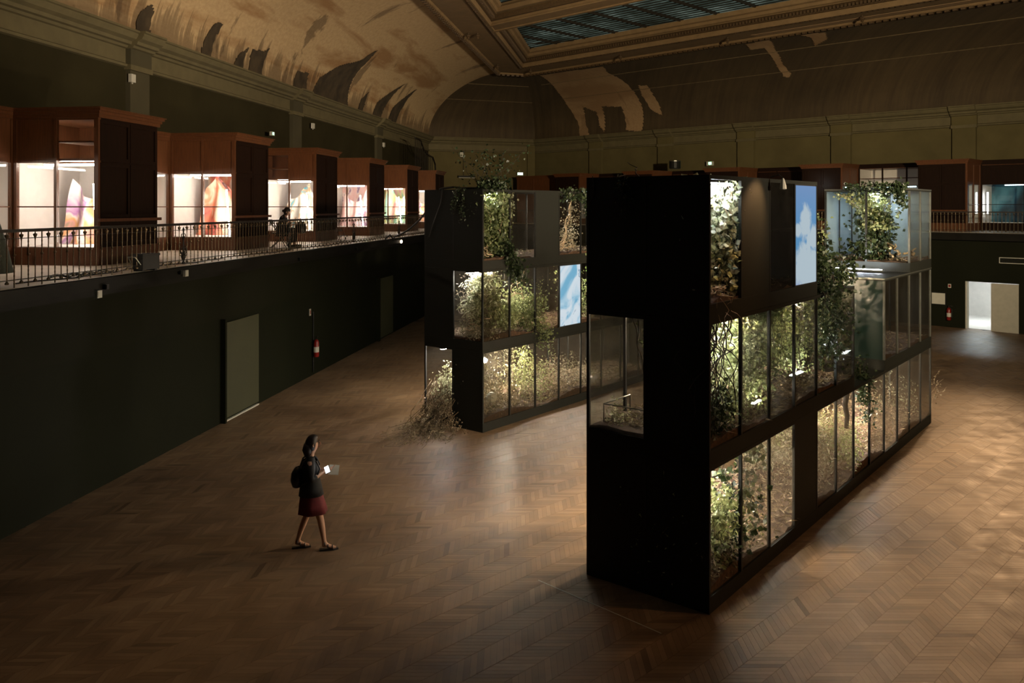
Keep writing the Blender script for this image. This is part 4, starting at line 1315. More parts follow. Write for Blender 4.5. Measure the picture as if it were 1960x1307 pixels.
plant('climber', 'dim green foliage behind the fourth pane of the near tower', 'plant', K('R', 3 * w, 0, 2.1), bush(0.05, 0.95, 0.15, 1.4, 0.3, 1.5, 12), 'ivy', 1500, 0.06, 0.4, 0.11, 'stem', 0.006, box=((0.03, 0.08, 0), (w, 1.7, 1.45)))
plant('shrub', 'bright yellow green shrub in the open fifth bay of the near tower', 'plant', K('R', 4 * w, 0, 2.1), bush(0.05, 0.95, 0.3, 1.4, 0.2, 1.5, 16), 'bright', 2600, 0.06, 0.42, 0.09, 'stem', 0.008, box=((0.03, 0.05, 0.15), (w, 1.7, 1.45)))
plant('shrub', 'dark leaves behind the sixth dusty pane of the near tower', 'plant', K('R', 5 * w, 0, 2.1), bush(0.05, 0.95, 0.1, 1.4, 0.2, 1.5, 9), 'ivydark', 900, 0.06, 0.42, 0.1, 'stem', 0.006, box=((0.03, 0.08, 0.1), (w - 0.05, 1.7, 1.45)))
# seen through the corner pane on the end wall
roots('hanging_root', 'pale roots and cords dangling behind the end wall pane', K('R', 0, 0, 2.02), [wob((0.25, 1.15 + k * 0.07, 1.5), (0.3, 1.1 + k * 0.03, random.uniform(0.5, 0.8)), 9, 0.025) for k in range(2)] + [wob((0.3, 0.6 + 0.12 * k, 1.5), (0.35, 0.62 + 0.12 * k, random.uniform(0.9, 1.2)), 8, 0.06) for k in range(3)], 'root', 0.015)
plant('ivy', 'ivy sprigs behind the end wall pane of the near tower', 'plant', K('R', 0.3, 0.95, 2.1), [wob((0, 0, 1.4), (0.1, -0.1, 0.6), 7, 0.06), wob((0.1, 0.1, 1.4), (0.2, 0.0, 0.9), 6, 0.06)], 'ivy', 240, 0.06, 0.45, 0.09, 'stem', 0.005)
roots('wire_frame_stand', 'low bare metal frame standing in the soil behind the end wall pane', K('R', 0.2, 1.0, 2.05), [[(0, 0, 0.0), (0, 0, 0.26), (0, 0.65, 0.26), (0, 0.65, 0)], [(0, 0.65, 0.26), (0.7, 0.65, 0.26), (0.7, 0.65, 0)], [(0, 0, 0.26), (0.7, 0, 0.26), (0.7, 0, 0)]], 'alu', 0.010, 'frame', 0.9)
plant('white_flowering_plant', 'low plant with white tips behind the end wall pane', 'plant', K('R', 0.15, 1.5, 2.08), bush(0, 0.3, -0.15, 0.2, 0, 0.2, 6), 'pale', 160, 0.05, 0.3, 0.06, 'stem', 0.004)

# ---- near tower, gap above the middle unit: dark ivy mound spilling forward
g_ = [wob((random.uniform(0.1, 1.9), random.uniform(0.0, 1.5), 0.0), (random.uniform(0.0, 2.0), random.uniform(-0.1, 1.4), random.uniform(0.3, 0.95)), 8, 0.12) for _ in range(20)]
plant('ivy', 'dark ivy mound on the open ledge beside the blue screen', 'plant', K('R', 4.1 * w, 0, 3.62), g_, 'ivydark', 3600, 0.08, 0.5, 0.13, 'rootdark', 0.010)
g_ = [wob((random.uniform(0.0, 0.7), -0.02, 0.25), (random.uniform(0.0, 0.8), -0.10, random.uniform(-1.3, -0.5)), 9, 0.10) for _ in range(7)]
plant('ivy', 'ivy trailing down over the open fifth bay of the near tower', 'plant', K('R', 4.1 * w, 0, 3.62), g_, 'ivydark', 900, 0.06, 0.48, 0.08, 'rootdark', 0.008)
g_ = [wob((0.3, 1.0, 1.4), (0.3, 1.1, -1.4), 14, 0.12), wob((0.5, 0.8, 1.2), (0.4, 0.9, -1.5), 12, 0.12), wob((0.7, 0.7, -0.1), (0.5, 0.8, -1.6), 9, 0.08), wob((0.2, 0.4, 0.4), (0.35, 0.4, -1.5), 9, 0.10)]
plant('ivy', 'ivy strands hanging in front of the deep green end panels', 'plant', K('R', 6.3 * w, 0, 3.6), g_, 'ivy', 1200, 0.06, 0.48, 0.09, 'stem', 0.006)
plant('ivy', 'ivy strand hanging low between the two middle units of the near tower', 'plant', K('R', 6.4 * w, 0.1, 1.9), [wob((0.3, 0, 0.2), (0.45, -0.1, -0.9), 7, 0.07), wob((0.5, 0.1, 0.2), (0.5, 0.0, -0.5), 7, 0.07)], 'ivydark', 420, 0.06, 0.48, 0.08, 'stem', 0.006)

# ---- near tower, end glass box
bx = ((0.06, 0.06, 0.02), (1.88, 1.72, 1.5))
g_ = [wob((random.uniform(0.2, 0.9), random.uniform(0.6, 1.25), 0.0), (random.uniform(0.2, 0.9), random.uniform(0.6, 1.2), 1.5), 10, 0.07) for _ in range(14)]
plant('ivy', 'tall bright ivy column inside the end glass box', 'plant', K('R', 10 * w, 0, 3.85), g_, 'bright', 1500, 0.075, 0.48, 0.11, 'stem', 0.012, box=((0.06, 0.06, 0.7), (1.88, 1.72, 1.5)))
plant('ivy', 'dark dense foot of the ivy column in the end glass box', 'plant', K('R', 10 * w, 0, 3.85), [[(x, y, min(z, 0.85)) for x, y, z in q] for q in g_], 'ivydark', 2200, 0.075, 0.48, 0.13, 'stem', 0.010, box=bx)
g_ = [wob((0.1, 1.6 - 0.1 * k, 1.45), (0.12, 0.9, 1.2 - 0.2 * k), 8, 0.05) for k in range(3)]
plant('ivy', 'thin leafy twig crossing the left pane of the end glass box', 'plant', K('R', 10 * w, 0, 3.85), g_, 'bright', 220, 0.05, 0.5, 0.03, 'root', 0.007, box=bx)
g_ = [wob((-0.06, y, 1.58), (-0.10, y - 0.25, 1.60), 4, 0.03) for y in (1.3, 1.0, 0.75, 0.5, 0.3)] + [wob((-0.06, 0.28, 1.6), (-0.08, 0.12, random.uniform(1.1, 1.35)), 5, 0.05) for _ in range(4)] + [wob((-0.07, 0.5, 1.6), (-0.07, 0.45, 1.3), 5, 0.05)]
plant('ivy', 'dark ivy garland along the top edge of the end glass box', 'plant', K('R', 10 * w, 0, 3.85), g_, 'ivydark', 800, 0.065, 0.5, 0.05, 'rootdark', 0.007)
for k in range(9):
    a = (random.uniform(0.1, 0.7), random.uniform(0.08, 0.55), random.uniform(0.04, 0.25)); L_ = random.uniform(0.3, 0.6); an = random.uniform(0, PI)
    b_ = (min(1.6, a[0] + abs(L_ * math.cos(an))), min(0.9, a[1] + L_ * 0.8 * math.sin(an)), a[2] + random.uniform(-0.03, 0.22))
    lbs = ['thick driftwood piece at the front of the glass box heap', 'curved driftwood piece leaning on the pane', 'short driftwood stub in the heap', 'long driftwood branch across the heap', 'pale driftwood stick pointing up', 'gnarled driftwood root near the corner post', 'flat driftwood piece at the bottom', 'forked driftwood piece at the back', 'thin driftwood stick on top of the heap']
    roots('driftwood', lbs[k], K('R', 10 * w, 0, 3.86), [wob(a, b_, 6, 0.05)], 'root', 0.030, 'driftwood', 0.5, 'driftwood in the end glass box')
# light strip lying on the green unit
t = thing('light_bar', 'bright white light bar lying on the ledge before the end glass box', 'lamp', K('R', 9.55 * w, 0.45, 3.61), BROT)
BX('housing', 'alu', t, 0, 0.10, 0, 1.0, 0, 0.04)
BX('diffuser', STRIPC, t, 0.02, 0.08, 0.02, 0.98, 0.04, 0.05)
t = thing('light_bar', 'bright light bar lying in the open fifth bay of the near tower', 'lamp', K('R', 4.35 * w, 0.5, 2.16), BROT)
BX('housing', 'alu', t, 0, 0.5, 0, 0.08, 0, 0.03)
BX('diffuser', STRIPC, t, 0.01, 0.49, 0.01, 0.07, 0.03, 0.04)
t = thing('light_bar', 'short light bar on the soil behind the third pane of the near tower', 'lamp', K('R', 2.15 * w, 0.3, 2.12), BROT)
BX('housing', 'alu', t, 0, 0.3, 0, 0.06, 0, 0.03)
BX('diffuser', STRIP, t, 0.01, 0.29, 0.01, 0.05, 0.03, 0.04)

# ---- near tower, bottom unit
bx = ((0.05, 0.05, 0), (w + 0.3, 1.7, 1.45))
plant('shrub', 'dense yellow green shrub in the bottom corner bay of the near tower', 'plant', K('R', 0, 0, 0.25), bush(0.05, 1.0, 0.15, 1.2, 0.1, 1.35, 30, 0.08), 'bright', 4200, 0.065, 0.36, 0.10, 'stem', 0.006, box=bx)
plant('grass', 'tawny dry grass at the foot of the bottom corner bay', 'plant', K('R', 0, 0, 0.25), bush(0.05, 1.0, 0.1, 0.9, 0.0, 0.6, 24, 0.05), 'straw', 2600, 0.07, 0.22, 0.07, 'root', 0.003, box=bx)
plant('bindweed', 'dark leaved creeper crossing the second bottom pane', 'plant', K('R', w, 0.12, 0.3), [wob((-0.2, 0, 0.1), (0.9, 0.1, 1.3), 10, 0.1), wob((0.1, 0, 0.0), (0.95, 0.1, 0.7), 9, 0.1), wob((0.0, 0.1, 1.3), (0.3, 0.2, 0.4), 8, 0.1)], 'ivydark', 420, 0.075, 0.5, 0.09, 'rootdark', 0.006)
plant('grass', 'sparse olive weeds behind the second bottom pane', 'plant', K('R', w, 0, 0.3), bush(0.05, 0.9, 0.2, 1.0, 0.0, 0.6, 14, 0.05), 'ivy', 700, 0.055, 0.4, 0.08, 'stem', 0.004)
plant('climber', 'few dark leaves high behind the third bottom pane', 'plant', K('R', 2 * w, 0.25, 0.3), [wob((0.1, 0, 1.3), (0.6, 0.1, 0.8), 6, 0.08), wob((0.7, 0.3, 1.4), (0.8, 0.2, 0.9), 6, 0.05)], 'ivydark', 60, 0.09, 0.5, 0.07, 'rootdark', 0.006)
roots('bare_branch', 'fallen pale stick behind the third bottom pane', K('R', 2 * w, 0.3, 0.35), [wob((0.1, 0, 0.55), (0.6, 0.2, 0.1), 5, 0.03)], 'root', 0.016)
plant('grass', 'olive dry grass behind the fifth bottom pane', 'plant', K('R', 4 * w, 0, 0.3), bush(0.05, 0.9, 0.1, 1.4, 0.2, 1.3, 22, 0.06), 'straw', 1500, 0.08, 0.16, 0.08, 'stem', 0.003, box=((0.04, 0.05, 0), (w, 1.7, 1.4)))
plant('grass', 'brown dry grass behind the sixth bottom pane', 'plant', K('R', 5 * w, 0, 0.3), bush(0.05, 0.9, 0.1, 1.4, 0.1, 1.0, 18, 0.06), 'dry', 1100, 0.08, 0.16, 0.08, 'stem', 0.003, box=((0.04, 0.05, 0), (w, 1.7, 1.4)))
plant('grass', 'bright pale grass in the open bottom bay of the near tower', 'plant', K('R', 6 * w, 0, 0.3), bush(0.05, 0.9, 0.05, 1.6, 0.0, 0.9, 30, 0.05), 'bright', 2600, 0.055, 0.25, 0.08, 'stem', 0.003, box=((0.03, 0.03, 0), (w, 1.7, 1.2)))
roots('tree_stump', 'dark upright trunk hanging in the open bottom bay of the near tower', K('R', 6.4 * w, 0.25, 0.9), [wob((0, 0, 0.75), (0.02, 0.02, 0.05), 6, 0.02)], 'rootdark', 0.05, 'trunk', 0.8)
for k in range(4):
    plant('grass', ['thin dry weeds behind the pane right of the bright grass bay', 'thin dry weeds behind the tenth bottom pane', 'wispy dry weeds behind the second last bottom pane', 'pale weeds behind the last bottom pane of the near tower'][k], 'plant', K('R', (7 + k * 1.2) * w, 0, 0.3), bush(0.05, 1.0, 0.1, 1.5, 0.0, 0.9, 12, 0.06), 'dry' if k < 3 else 'pale', 420, 0.07, 0.16, 0.08, 'stem', 0.003)
plant('climber', 'pale dead twigs standing on the floor behind the near tower end', 'plant', K('R', 12.25 * w, 0.2, 0.02), [wob((0, 0, 0), (0.5, -0.25, 1.1), 8, 0.1), wob((0, 0.2, 0), (0.3, -0.35, 0.9), 8, 0.12), wob((0.3, 0.2, 0), (0.6, -0.3, 0.7), 8, 0.12)], 'dry', 110, 0.05, 0.4, 0.06, 'root', 0.005)
roots('hanging_root', 'thin roots lying over the roof edge of the near tower', K('R', 0.5, 1.2, 5.42), [wob((0, 0.3, 0.02), (-0.55, 0.5, -0.15), 6, 0.04), wob((-0.5, 0.5, 0), (-0.56, 0.5, -0.6), 6, 0.03), wob((-0.1, 0, 0.0), (0.1, 0.3, 0.2), 6, 0.04)], 'rootdark', 0.008)

# ---- far tower
bx = ((0.05, 0.03, 0.02), (w + 0.1, 1.7, 1.5))
plant('ivy', 'lush green ivy filling the corner bay, top of the far tower', 'plant', K('L', 0, 0, 3.85), [wob((random.uniform(0.1, 1.0), random.uniform(0.06, 0.6), 1.5), (random.uniform(0.3, 1.0), random.uniform(0.06, 0.6), 0.1), 10, 0.09) for _ in range(16)], 'ivy', 3600, 0.08, 0.5, 0.10, 'root', 0.008, box=bx)
plant('ivy', 'ivy tumbling from the corner bay over the sill of the far tower', 'plant', K('L', 0.7 * w, 0, 3.85), [wob((0.1, 0.0, 0.3), (0.35 + 0.1 * k, -0.07, -0.5), 7, 0.06) for k in range(4)], 'ivydark', 800, 0.075, 0.5, 0.08, 'rootdark', 0.006)
roots('root_tangle', 'white curled roots at the foot of the top corner bay, far tower', K('L', 0, 0, 3.87), [wob((random.uniform(0.05, 0.5), random.uniform(0.05, 0.5), 0.02), (random.uniform(0.05, 0.5), random.uniform(0.05, 0.5), random.uniform(0.1, 0.5)), 8, 0.1) for _ in range(12)], 'root', 0.012)
plant('ivy', 'pale ivy under the lamp behind the second top pane, far tower', 'plant', K('L', w, 0, 3.85), [wob((0.1, 0.4, 1.45), (0.9, 0.8, 1.35), 6, 0.06), wob((0.2, 0.4, 1.4), (0.5, 0.5, 0.8), 6, 0.08)], 'pale', 500, 0.07, 0.5, 0.08, 'root', 0.008)
g_ = [wob((0.5, 0.4, 0.0), (0.5 + random.uniform(-0.9, 0.9), 0.4 + random.uniform(-0.7, 0.7), random.uniform(0.7, 1.15)), 9, 0.10) for _ in range(11)]
plant('sapling', 'tall sparse twiggy sapling standing on top of the far tower', 'plant', K('L', 0.3 * w, 0.2, 5.4), g_, 'ivydark', 330, 0.06, 0.5, 0.09, 'rootdark', 0.007)
plant('ivy', 'dark ivy tuft on the roof above the corner bay, far tower', 'plant', K('L', 0, 0, 5.4), [wob((0.05, 0.05, 0.05), (1.0, 0.1, 0.1), 7, 0.05), wob((0.2, 0.2, 0.05), (0.9, 0.3, 0.15), 7, 0.05)], 'ivydark', 560, 0.08, 0.5, 0.07, 'rootdark', 0.006)
plant('ivy', 'dark ivy sprays over the top of the open bay, far tower', 'plant', K('L', 3 * w, 0, 5.3), [wob((0.05, -0.02, 0.02), (1.0, -0.02, 0.0), 7, 0.06), wob((0.9, 0, 0.05), (1.7, 0, -0.1), 6, 0.06), wob((1.2, 0.0, 0), (1.5, 0.0, -0.5), 6, 0.06)], 'ivydark', 480, 0.08, 0.5, 0.08, 'rootdark', 0.006)
roots('vine_trunk', 'twisted pale vine climbing the open bay of the far tower', K('L', 3.3 * w, 0.3, 3.87), [wob((0.2 + 0.03 * k, 0, 0.1), (0.75, 0, 1.45), 10, 0.06) for k in range(4)] + [wob((random.uniform(-0.2, 0.6), random.uniform(-0.2, 0.3), 0.05), (random.uniform(-0.2, 0.6), random.uniform(-0.2, 0.3), random.uniform(0.1, 0.45)), 8, 0.1) for _ in range(16)], 'root', 0.013, 'vine')
plant('ivy', 'tangled olive twigs round the vine in the open bay, far tower', 'plant', K('L', 3.3 * w, 0.3, 3.87), [wob((0.3, 0, 0.0), (0.7, 0, 1.4), 8, 0.1), wob((0.5, 0, 0.0), (0.9, 0.1, 0.6), 6, 0.1)], 'straw', 700, 0.05, 0.4, 0.1, 'stem', 0.005)
plant('ivy', 'green ivy hanging beside the pale blue screen', 'plant', K('L', 4.2 * w, 0, 3.6), [wob((0.2, -0.04, 0.3), (0.3, -0.06, -0.9), 9, 0.08), wob((0.45, -0.04, 0.2), (0.5, 0.1, -0.7), 8, 0.08)], 'ivy', 700, 0.065, 0.5, 0.08, 'stem', 0.006)
# middle
def fronds(n, x0, x1, y0, y1, z0, z1, L=0.35):
    out = []
    for _ in range(n):
        x = random.uniform(x0, x1); y = random.uniform(y0, y1); z = random.uniform(z0, z1); a = random.uniform(0, 2 * PI)
        out.append([(x, y, z), (x + 0.4 * L * math.cos(a), y + 0.4 * L * math.sin(a), z + 0.12), (x + L * math.cos(a), y + L * math.sin(a), z - 0.05)])
    return out
t = plant('palm_shrub', 'bright feathery shrub in the open end bay, middle of the far tower', 'plant', K('L', 0, 0, 2.1), bush(0.1, 0.6, 0.12, 0.42, 0.2, 1.45, 9, 0.05) + fronds(24, 0.05, 0.6, 0.1, 0.5, 0.5, 1.4), 'pale', 1500, 0.13, 0.12, 0.05, 'stem', 0.005, box=((0.03, 0.03, 0), (w, 0.85, 1.45)))
plant('shrub', 'green leafy shrub beside the feathery shrub, far tower', 'plant', K('L', 0, 0, 2.1), bush(0.2, 0.8, 0.06, 0.35, 0.2, 1.4, 10, 0.05), 'bright', 1200, 0.085, 0.35, 0.07, 'stem', 0.006, box=((0.03, 0.03, 0), (w, 0.85, 1.45)))
roots('root_tangle', 'pale knot of looped roots in the open end bay, far tower', K('L', 0.05, 0.1, 2.1), [wob((random.uniform(0, 0.4), random.uniform(0, 0.6), random.uniform(0, 0.2)), (random.uniform(0, 0.4), random.uniform(0, 0.6), random.uniform(0.2, 0.6)), 9, 0.13) for _ in range(18)], 'root', 0.009)
plant('grass', 'grey dry grass at the sill of the open end bay, far tower', 'plant', K('L', 0, 0, 2.05), bush(0.03, 0.5, 0.05, 0.85, 0.0, 0.35, 16, 0.04), 'straw', 1500, 0.08, 0.12, 0.07, 'root', 0.003)
plant('shrub', 'brownish grassy shrub behind the first middle pane, far tower', 'plant', K('L', 0.1, 0, 2.1), bush(0.1, 0.9, 0.1, 0.9, 0.2, 1.45, 16, 0.06), 'straw', 1900, 0.08, 0.16, 0.09, 'stem', 0.004, box=((0.08, 0.06, 0), (w, 1.7, 1.45)))
plant('shrub', 'round light green shrub in the open second bay, middle of far tower', 'plant', K('L', w, 0, 2.05), [wob((0.5, 0.5, 0.1), (0.5 + random.uniform(-0.4, 0.45), 0.4 + random.uniform(-0.3, 0.4), random.uniform(0.4, 1.0)), 6, 0.06) for _ in range(22)], 'bright', 3000, 0.055, 0.36, 0.09, 'stem', 0.005)
roots('bare_branch', 'white forked branches hanging in the open second bay, far tower', K('L', w, 0.15, 2.05), [wob((0.15, 0, 1.45), (0.35, 0.05, 0.9), 6, 0.05), wob((0.45, 0, 1.5), (0.45, 0, 1.05), 5, 0.04), wob((0.35, 0, 0.95), (0.0, -0.05, 0.7), 6, 0.05), wob((0.35, 0, 0.95), (0.8, 0, 0.75), 6, 0.06), wob((0.45, 0, 1.15), (0.65, 0, 1.2), 4, 0.03), wob((0.8, 0.1, 1.5), (0.75, 0.1, 0.8), 8, 0.04)], 'root', 0.014)
plant('shrub', 'olive shrub spilling over the sill at the third bay, far tower', 'plant', K('L', 1.8 * w, 0, 2.05), bush(0.1, 1.0, 0.05, 0.7, 0.0, 1.2, 14, 0.07) + [wob((0.2, 0, 0.1), (0.3, -0.08, -0.35), 5, 0.05), wob((0.6, 0, 0.1), (0.5, -0.08, -0.25), 5, 0.05)], 'ivy', 1900, 0.06, 0.4, 0.09, 'stem', 0.005)
plant('shrub', 'dim shrub behind the panes right of the pale blue screen', 'plant', K('L', 4.1 * w, 0, 2.05), bush(0.1, 1.4, 0.2, 1.3, 0.0, 1.4, 12, 0.07), 'ivy', 1200, 0.06, 0.4, 0.1, 'stem', 0.005)
# bottom
for k, (s, mt, n, hh, lb) in enumerate(((0.05, 'straw', 1300, 1.2, 'tall straw grass behind the first bottom pane, far tower'), (1.0, 'dry', 600, 0.7, 'low brown grass behind the second bottom pane, far tower'), (1.6, 'straw', 900, 1.45, 'hanging pale vine behind the second bottom pane, far tower'), (2.3, 'bright', 1500, 1.4, 'lit bushy weeds behind the third bottom pane, far tower'), (3.2, 'dry', 700, 0.8, 'dry weeds behind the fourth bottom pane, far tower'), (4.2, 'straw', 600, 0.9, 'straw weeds behind the fifth bottom pane, far tower'))):
    plant('grass', lb, 'plant', K('L', s * w, 0, 0.28), bush(0.05, 0.7, 0.1, 1.2, 0.0, hh, 16, 0.07), mt, n, 0.075, 0.2, 0.08, 'root', 0.004, box=((0.0, 0.05, 0), (w, 1.7, 1.44)))
# pale rock behind the first pane
m = MB(); m.lathe([(0.05, -0.1), (0.12, -0.06), (0.15, 0.02), (0.12, 0.10), (0.05, 0.14)], 9, sy=0.8)
m.v = [(x * (1 + 0.12 * math.sin(9 * z + x * 20)), y, z) for x, y, z in m.v]
tag(m.build('rock', 'signwhite', None, smooth=False, loc=K('L', 0.62 * w, 0.25, 0.62), rotz=BROT), 'pale rock resting in dry grass behind the first bottom pane, far tower', 'rock')
# spill of dead branches onto the parquet
g_ = []
for _ in range(80):
    q = random.uniform(0.95, 1.75); tq = random.uniform(0, 1)
    a = (0.25, q, random.uniform(0.35, 1.0))
    L_ = random.uniform(0.5, 2.9)
    b_ = (-L_ * random.uniform(0.35, 0.9), q + random.uniform(-0.9, 0.5) - 0.15 * L_, 0.03)
    g_.append(wob(a, b_, 9, 0.13, 0.25 * L_ * 0.5))
g_ = [[(x, y, max(0.025, z)) for x, y, z in p] for p in g_]
plant('dead_branch_heap', 'heap of dead leafy branches spilling from the far tower onto the parquet', 'branches', K('L', 0, 0, 0.0), g_, 'dry', 2600, 0.06, 0.22, 0.05, 'stem', 0.009, box=((-2.9, -0.2, 0.03), (0.4, 2.6, 1.3)))
plant('fern', 'pale green sprays at the broken corner above the branch heap', 'plant', K('L', 0.0, 0.0, 0.2), bush(0.0, 0.4, 0.95, 1.4, 0.2, 1.2, 12, 0.08), 'pale', 900, 0.06, 0.3, 0.07, 'root', 0.006)
# fallen roots and stray ivy on the top roofs
plant('ivy', 'dry ivy strand draped down the black wall of the far tower', 'plant', K('L', -0.03, 0.55, 5.42), [wob((0, 0, 0), (-0.03, 0.0, -0.7), 8, 0.04), wob((0, 0.2, 0), (-0.03, 0.25, -0.5), 8, 0.04)], 'ivydark', 240, 0.05, 0.4, 0.04, 'rootdark', 0.005)
plant('ivy', 'dry ivy strand draped down the black wall of the near tower', 'plant', K('R', -0.03, 1.2, 5.42), [wob((0, 0, 0), (-0.03, 0.0, -0.5), 8, 0.05), wob((0, 0.1, 0), (-0.03, -0.15, -0.4), 8, 0.04)], 'ivydark', 120, 0.05, 0.4, 0.04, 'rootdark', 0.005)

# ================================================================== PEOPLE
M['skin'] = plain('skin', lin((196, 150, 122)), 0.5, var=0.05)
M['hair'] = plain('dark_brown_hair', lin((36, 24, 18)), 0.5, var=0.3, scale=40)
M['cloth_black'] = plain('black_knit', (0.006, 0.006, 0.007), 0.8, var=0.2, scale=30)
M['cloth_red'] = plain('dark_red_cloth', lin((96, 18, 22)), 0.8, var=0.15, scale=20)
M['cloth_green'] = plain('grey_green_coat', lin((66, 72, 62)), 0.85, var=0.25, scale=20)
M['leather'] = plain('black_leather', (0.010, 0.009, 0.008), 0.4)

def skin_obj(name, nodes, edges, mat, parent, first=None, level=2):
    names = list(nodes)
    if first: names.remove(first); names.insert(0, first)
    ix = {n: i for i, n in enumerate(names)}
    me = bpy.data.meshes.new(name)
    me.from_pydata([nodes[n][0] for n in names], [(ix[a], ix[b]) for a, b in edges], [])
    me.update()
    o = bpy.data.objects.new(name, me); COL.objects.link(o); o.parent = parent
    md = o.modifiers.new('skin', 'SKIN'); md.use_smooth_shade = True; md.branch_smoothing = 0.6
    sv = me.skin_vertices[0].data
    for n in names:
        r = nodes[n][1]
        sv[ix[n]].radius = (r, r) if not isinstance(r, tuple) else r
    sv[0].use_root = True
    ss = o.modifiers.new('smooth', 'SUBSURF'); ss.levels = level; ss.render_levels = level
    me.materials.append(M[mat])
    return o
def chain(*n): return [(n[i], n[i + 1]) for i in range(len(n) - 1)]
def hand(prefix, nodes, edges, wrist, d, up, r=0.010, curl=0.5, length=0.17, thumb=1):
    """palm and five fingers starting at the node 'wrist'; d = hand direction, up = back-of-hand normal"""
    w = Vector(nodes[wrist][0]); d = Vector(d).normalized(); up = Vector(up).normalized(); s = d.cross(up).normalized() * thumb
    pm = w + d * 0.05
    nodes[prefix + 'palm'] = (tuple(pm), (0.030, 0.016)); edges.append((wrist, prefix + 'palm'))
    for k, (o_, l_) in enumerate(((0.027, 0.070), (0.009, 0.080), (-0.009, 0.074), (-0.026, 0.058))):
        a = pm + d * 0.035 + s * o_; b = a + d * l_ * 0.5 - up * l_ * 0.22 * curl; c = b + d * l_ * 0.4 - up * l_ * 0.5 * curl
        for nm, p, rr in (('a', a, r), ('b', b, r * 0.9), ('c', c, r * 0.75)): nodes[f'{prefix}f{k}{nm}'] = (tuple(p), rr)
        edges += [(prefix + 'palm', f'{prefix}f{k}a'), (f'{prefix}f{k}a', f'{prefix}f{k}b'), (f'{prefix}f{k}b', f'{prefix}f{k}c')]
    a = w + d * 0.025 + s * 0.032; b = a + d * 0.030 + s * 0.022 - up * 0.012
    nodes[prefix + 't1'] = (tuple(a), r * 1.15); nodes[prefix + 't2'] = (tuple(b), r * 0.95); nodes[prefix + 't3'] = (tuple(b + d * 0.028 - up * 0.008), r * 0.8)
    edges += [(wrist, prefix + 't1'), (prefix + 't1', prefix + 't2'), (prefix + 't2', prefix + 't3')]
def head(parent, c, f, up=(0, 0, 1), hair='bun'):
    """separate-surface details on the skinned head: face parts and hair. c = centre, f = facing"""
    f = Vector(f).normalized(); up = Vector(up).normalized(); s = up.cross(f).normalized(); c = Vector(c)
    def P(a, b, z): return c + f * a + s * b + up * z
    m = MB()
    k0 = len(m.v); n1, n2 = 14, 10
    for i in range(n2 + 1):
        th = PI * i / n2
        for j in range(n1):
            ph = 2 * PI * j / n1
            x = math.sin(th) * math.cos(ph); y = math.sin(th) * math.sin(ph); z = math.cos(th)
            back = 0.5 - 0.5 * x
            r = 1.0
            # face is left open: pull the cap inside the skull there
            if x > 0.30 and z < 0.45: r = 0.72
            zz = z * (0.125 if z > 0 else 0.115 + 0.02 * back)
            m.v.append(tuple(P(-0.012 + x * 0.108 * r, y * 0.090 * r, 0.012 + zz)))
    for i in range(n2):
        for j in range(n1):
            a = k0 + i * n1 + j; b = k0 + i * n1 + (j + 1) % n1
            m.f.append((a, b, b + n1, a + n1))
    if hair == 'down':
        m.tube([P(-0.06, 0, 0.0), P(-0.085, 0, -0.08), P(-0.075, 0, -0.15), P(-0.07, 0, -0.20)], [0.075, 0.075, 0.055, 0.02], 10)
    if hair == 'bun':
        m.lathe([(0.01, -0.04), (0.035, -0.025), (0.042, 0.0), (0.03, 0.03), (0.008, 0.04)], 8, tuple(P(-0.115, 0, -0.02)))
    m.build('hair', 'hair', parent, smooth=True)
    m = MB()
    m.tube([P(0.085, 0, 0.01), P(0.105, 0, -0.012), P(0.112, 0, -0.028), P(0.090, 0, -0.034)], [0.009, 0.011, 0.013, 0.008], 6)
    for q in (-1, 1):
        m.tube([P(-0.005, q * 0.078, 0.015), P(-0.018, q * 0.088, 0.0), P(-0.005, q * 0.080, -0.03)], 0.010, 5)
    m.build('nose_and_ears', 'skin', parent, smooth=True)
    m = MB()
    for q in (-1, 1):
        m.lathe([(0.004, -0.007), (0.010, 0.0), (0.004, 0.007)], 6, tuple(P(0.082, q * 0.032, 0.010)))
    m.tube([P(0.084, 0.030, 0.030), P(0.092, 0.018, 0.033)], 0.004, 4).tube([P(0.084, -0.030, 0.030), P(0.092, -0.018, 0.033)], 0.004, 4)
    m.build('eyes', 'hair', parent)
    m = MB(); m.tube([P(0.086, -0.022, -0.058), P(0.095, 0, -0.060), P(0.086, 0.022, -0.058)], 0.006, 5)
    m.build('mouth', plain('lips', lin((150, 80, 74)), 0.5), parent)
def loft(rings, n=20):
    m = MB()
    for (cx, cy, z, rx, ry, *w_) in rings:
        wv = w_[0] if w_ else 0
        for j in range(n):
            a = 2 * PI * j / n
            k = 1 + wv * math.sin(a * 6)
            m.v.append((cx + rx * math.cos(a) * k, cy + ry * math.sin(a) * k, z))
    for i in range(len(rings) - 1):
        for j in range(n):
            a = i * n + j; b = i * n + (j + 1) % n
            m.f.append((a, b, b + n, a + n))
    return m

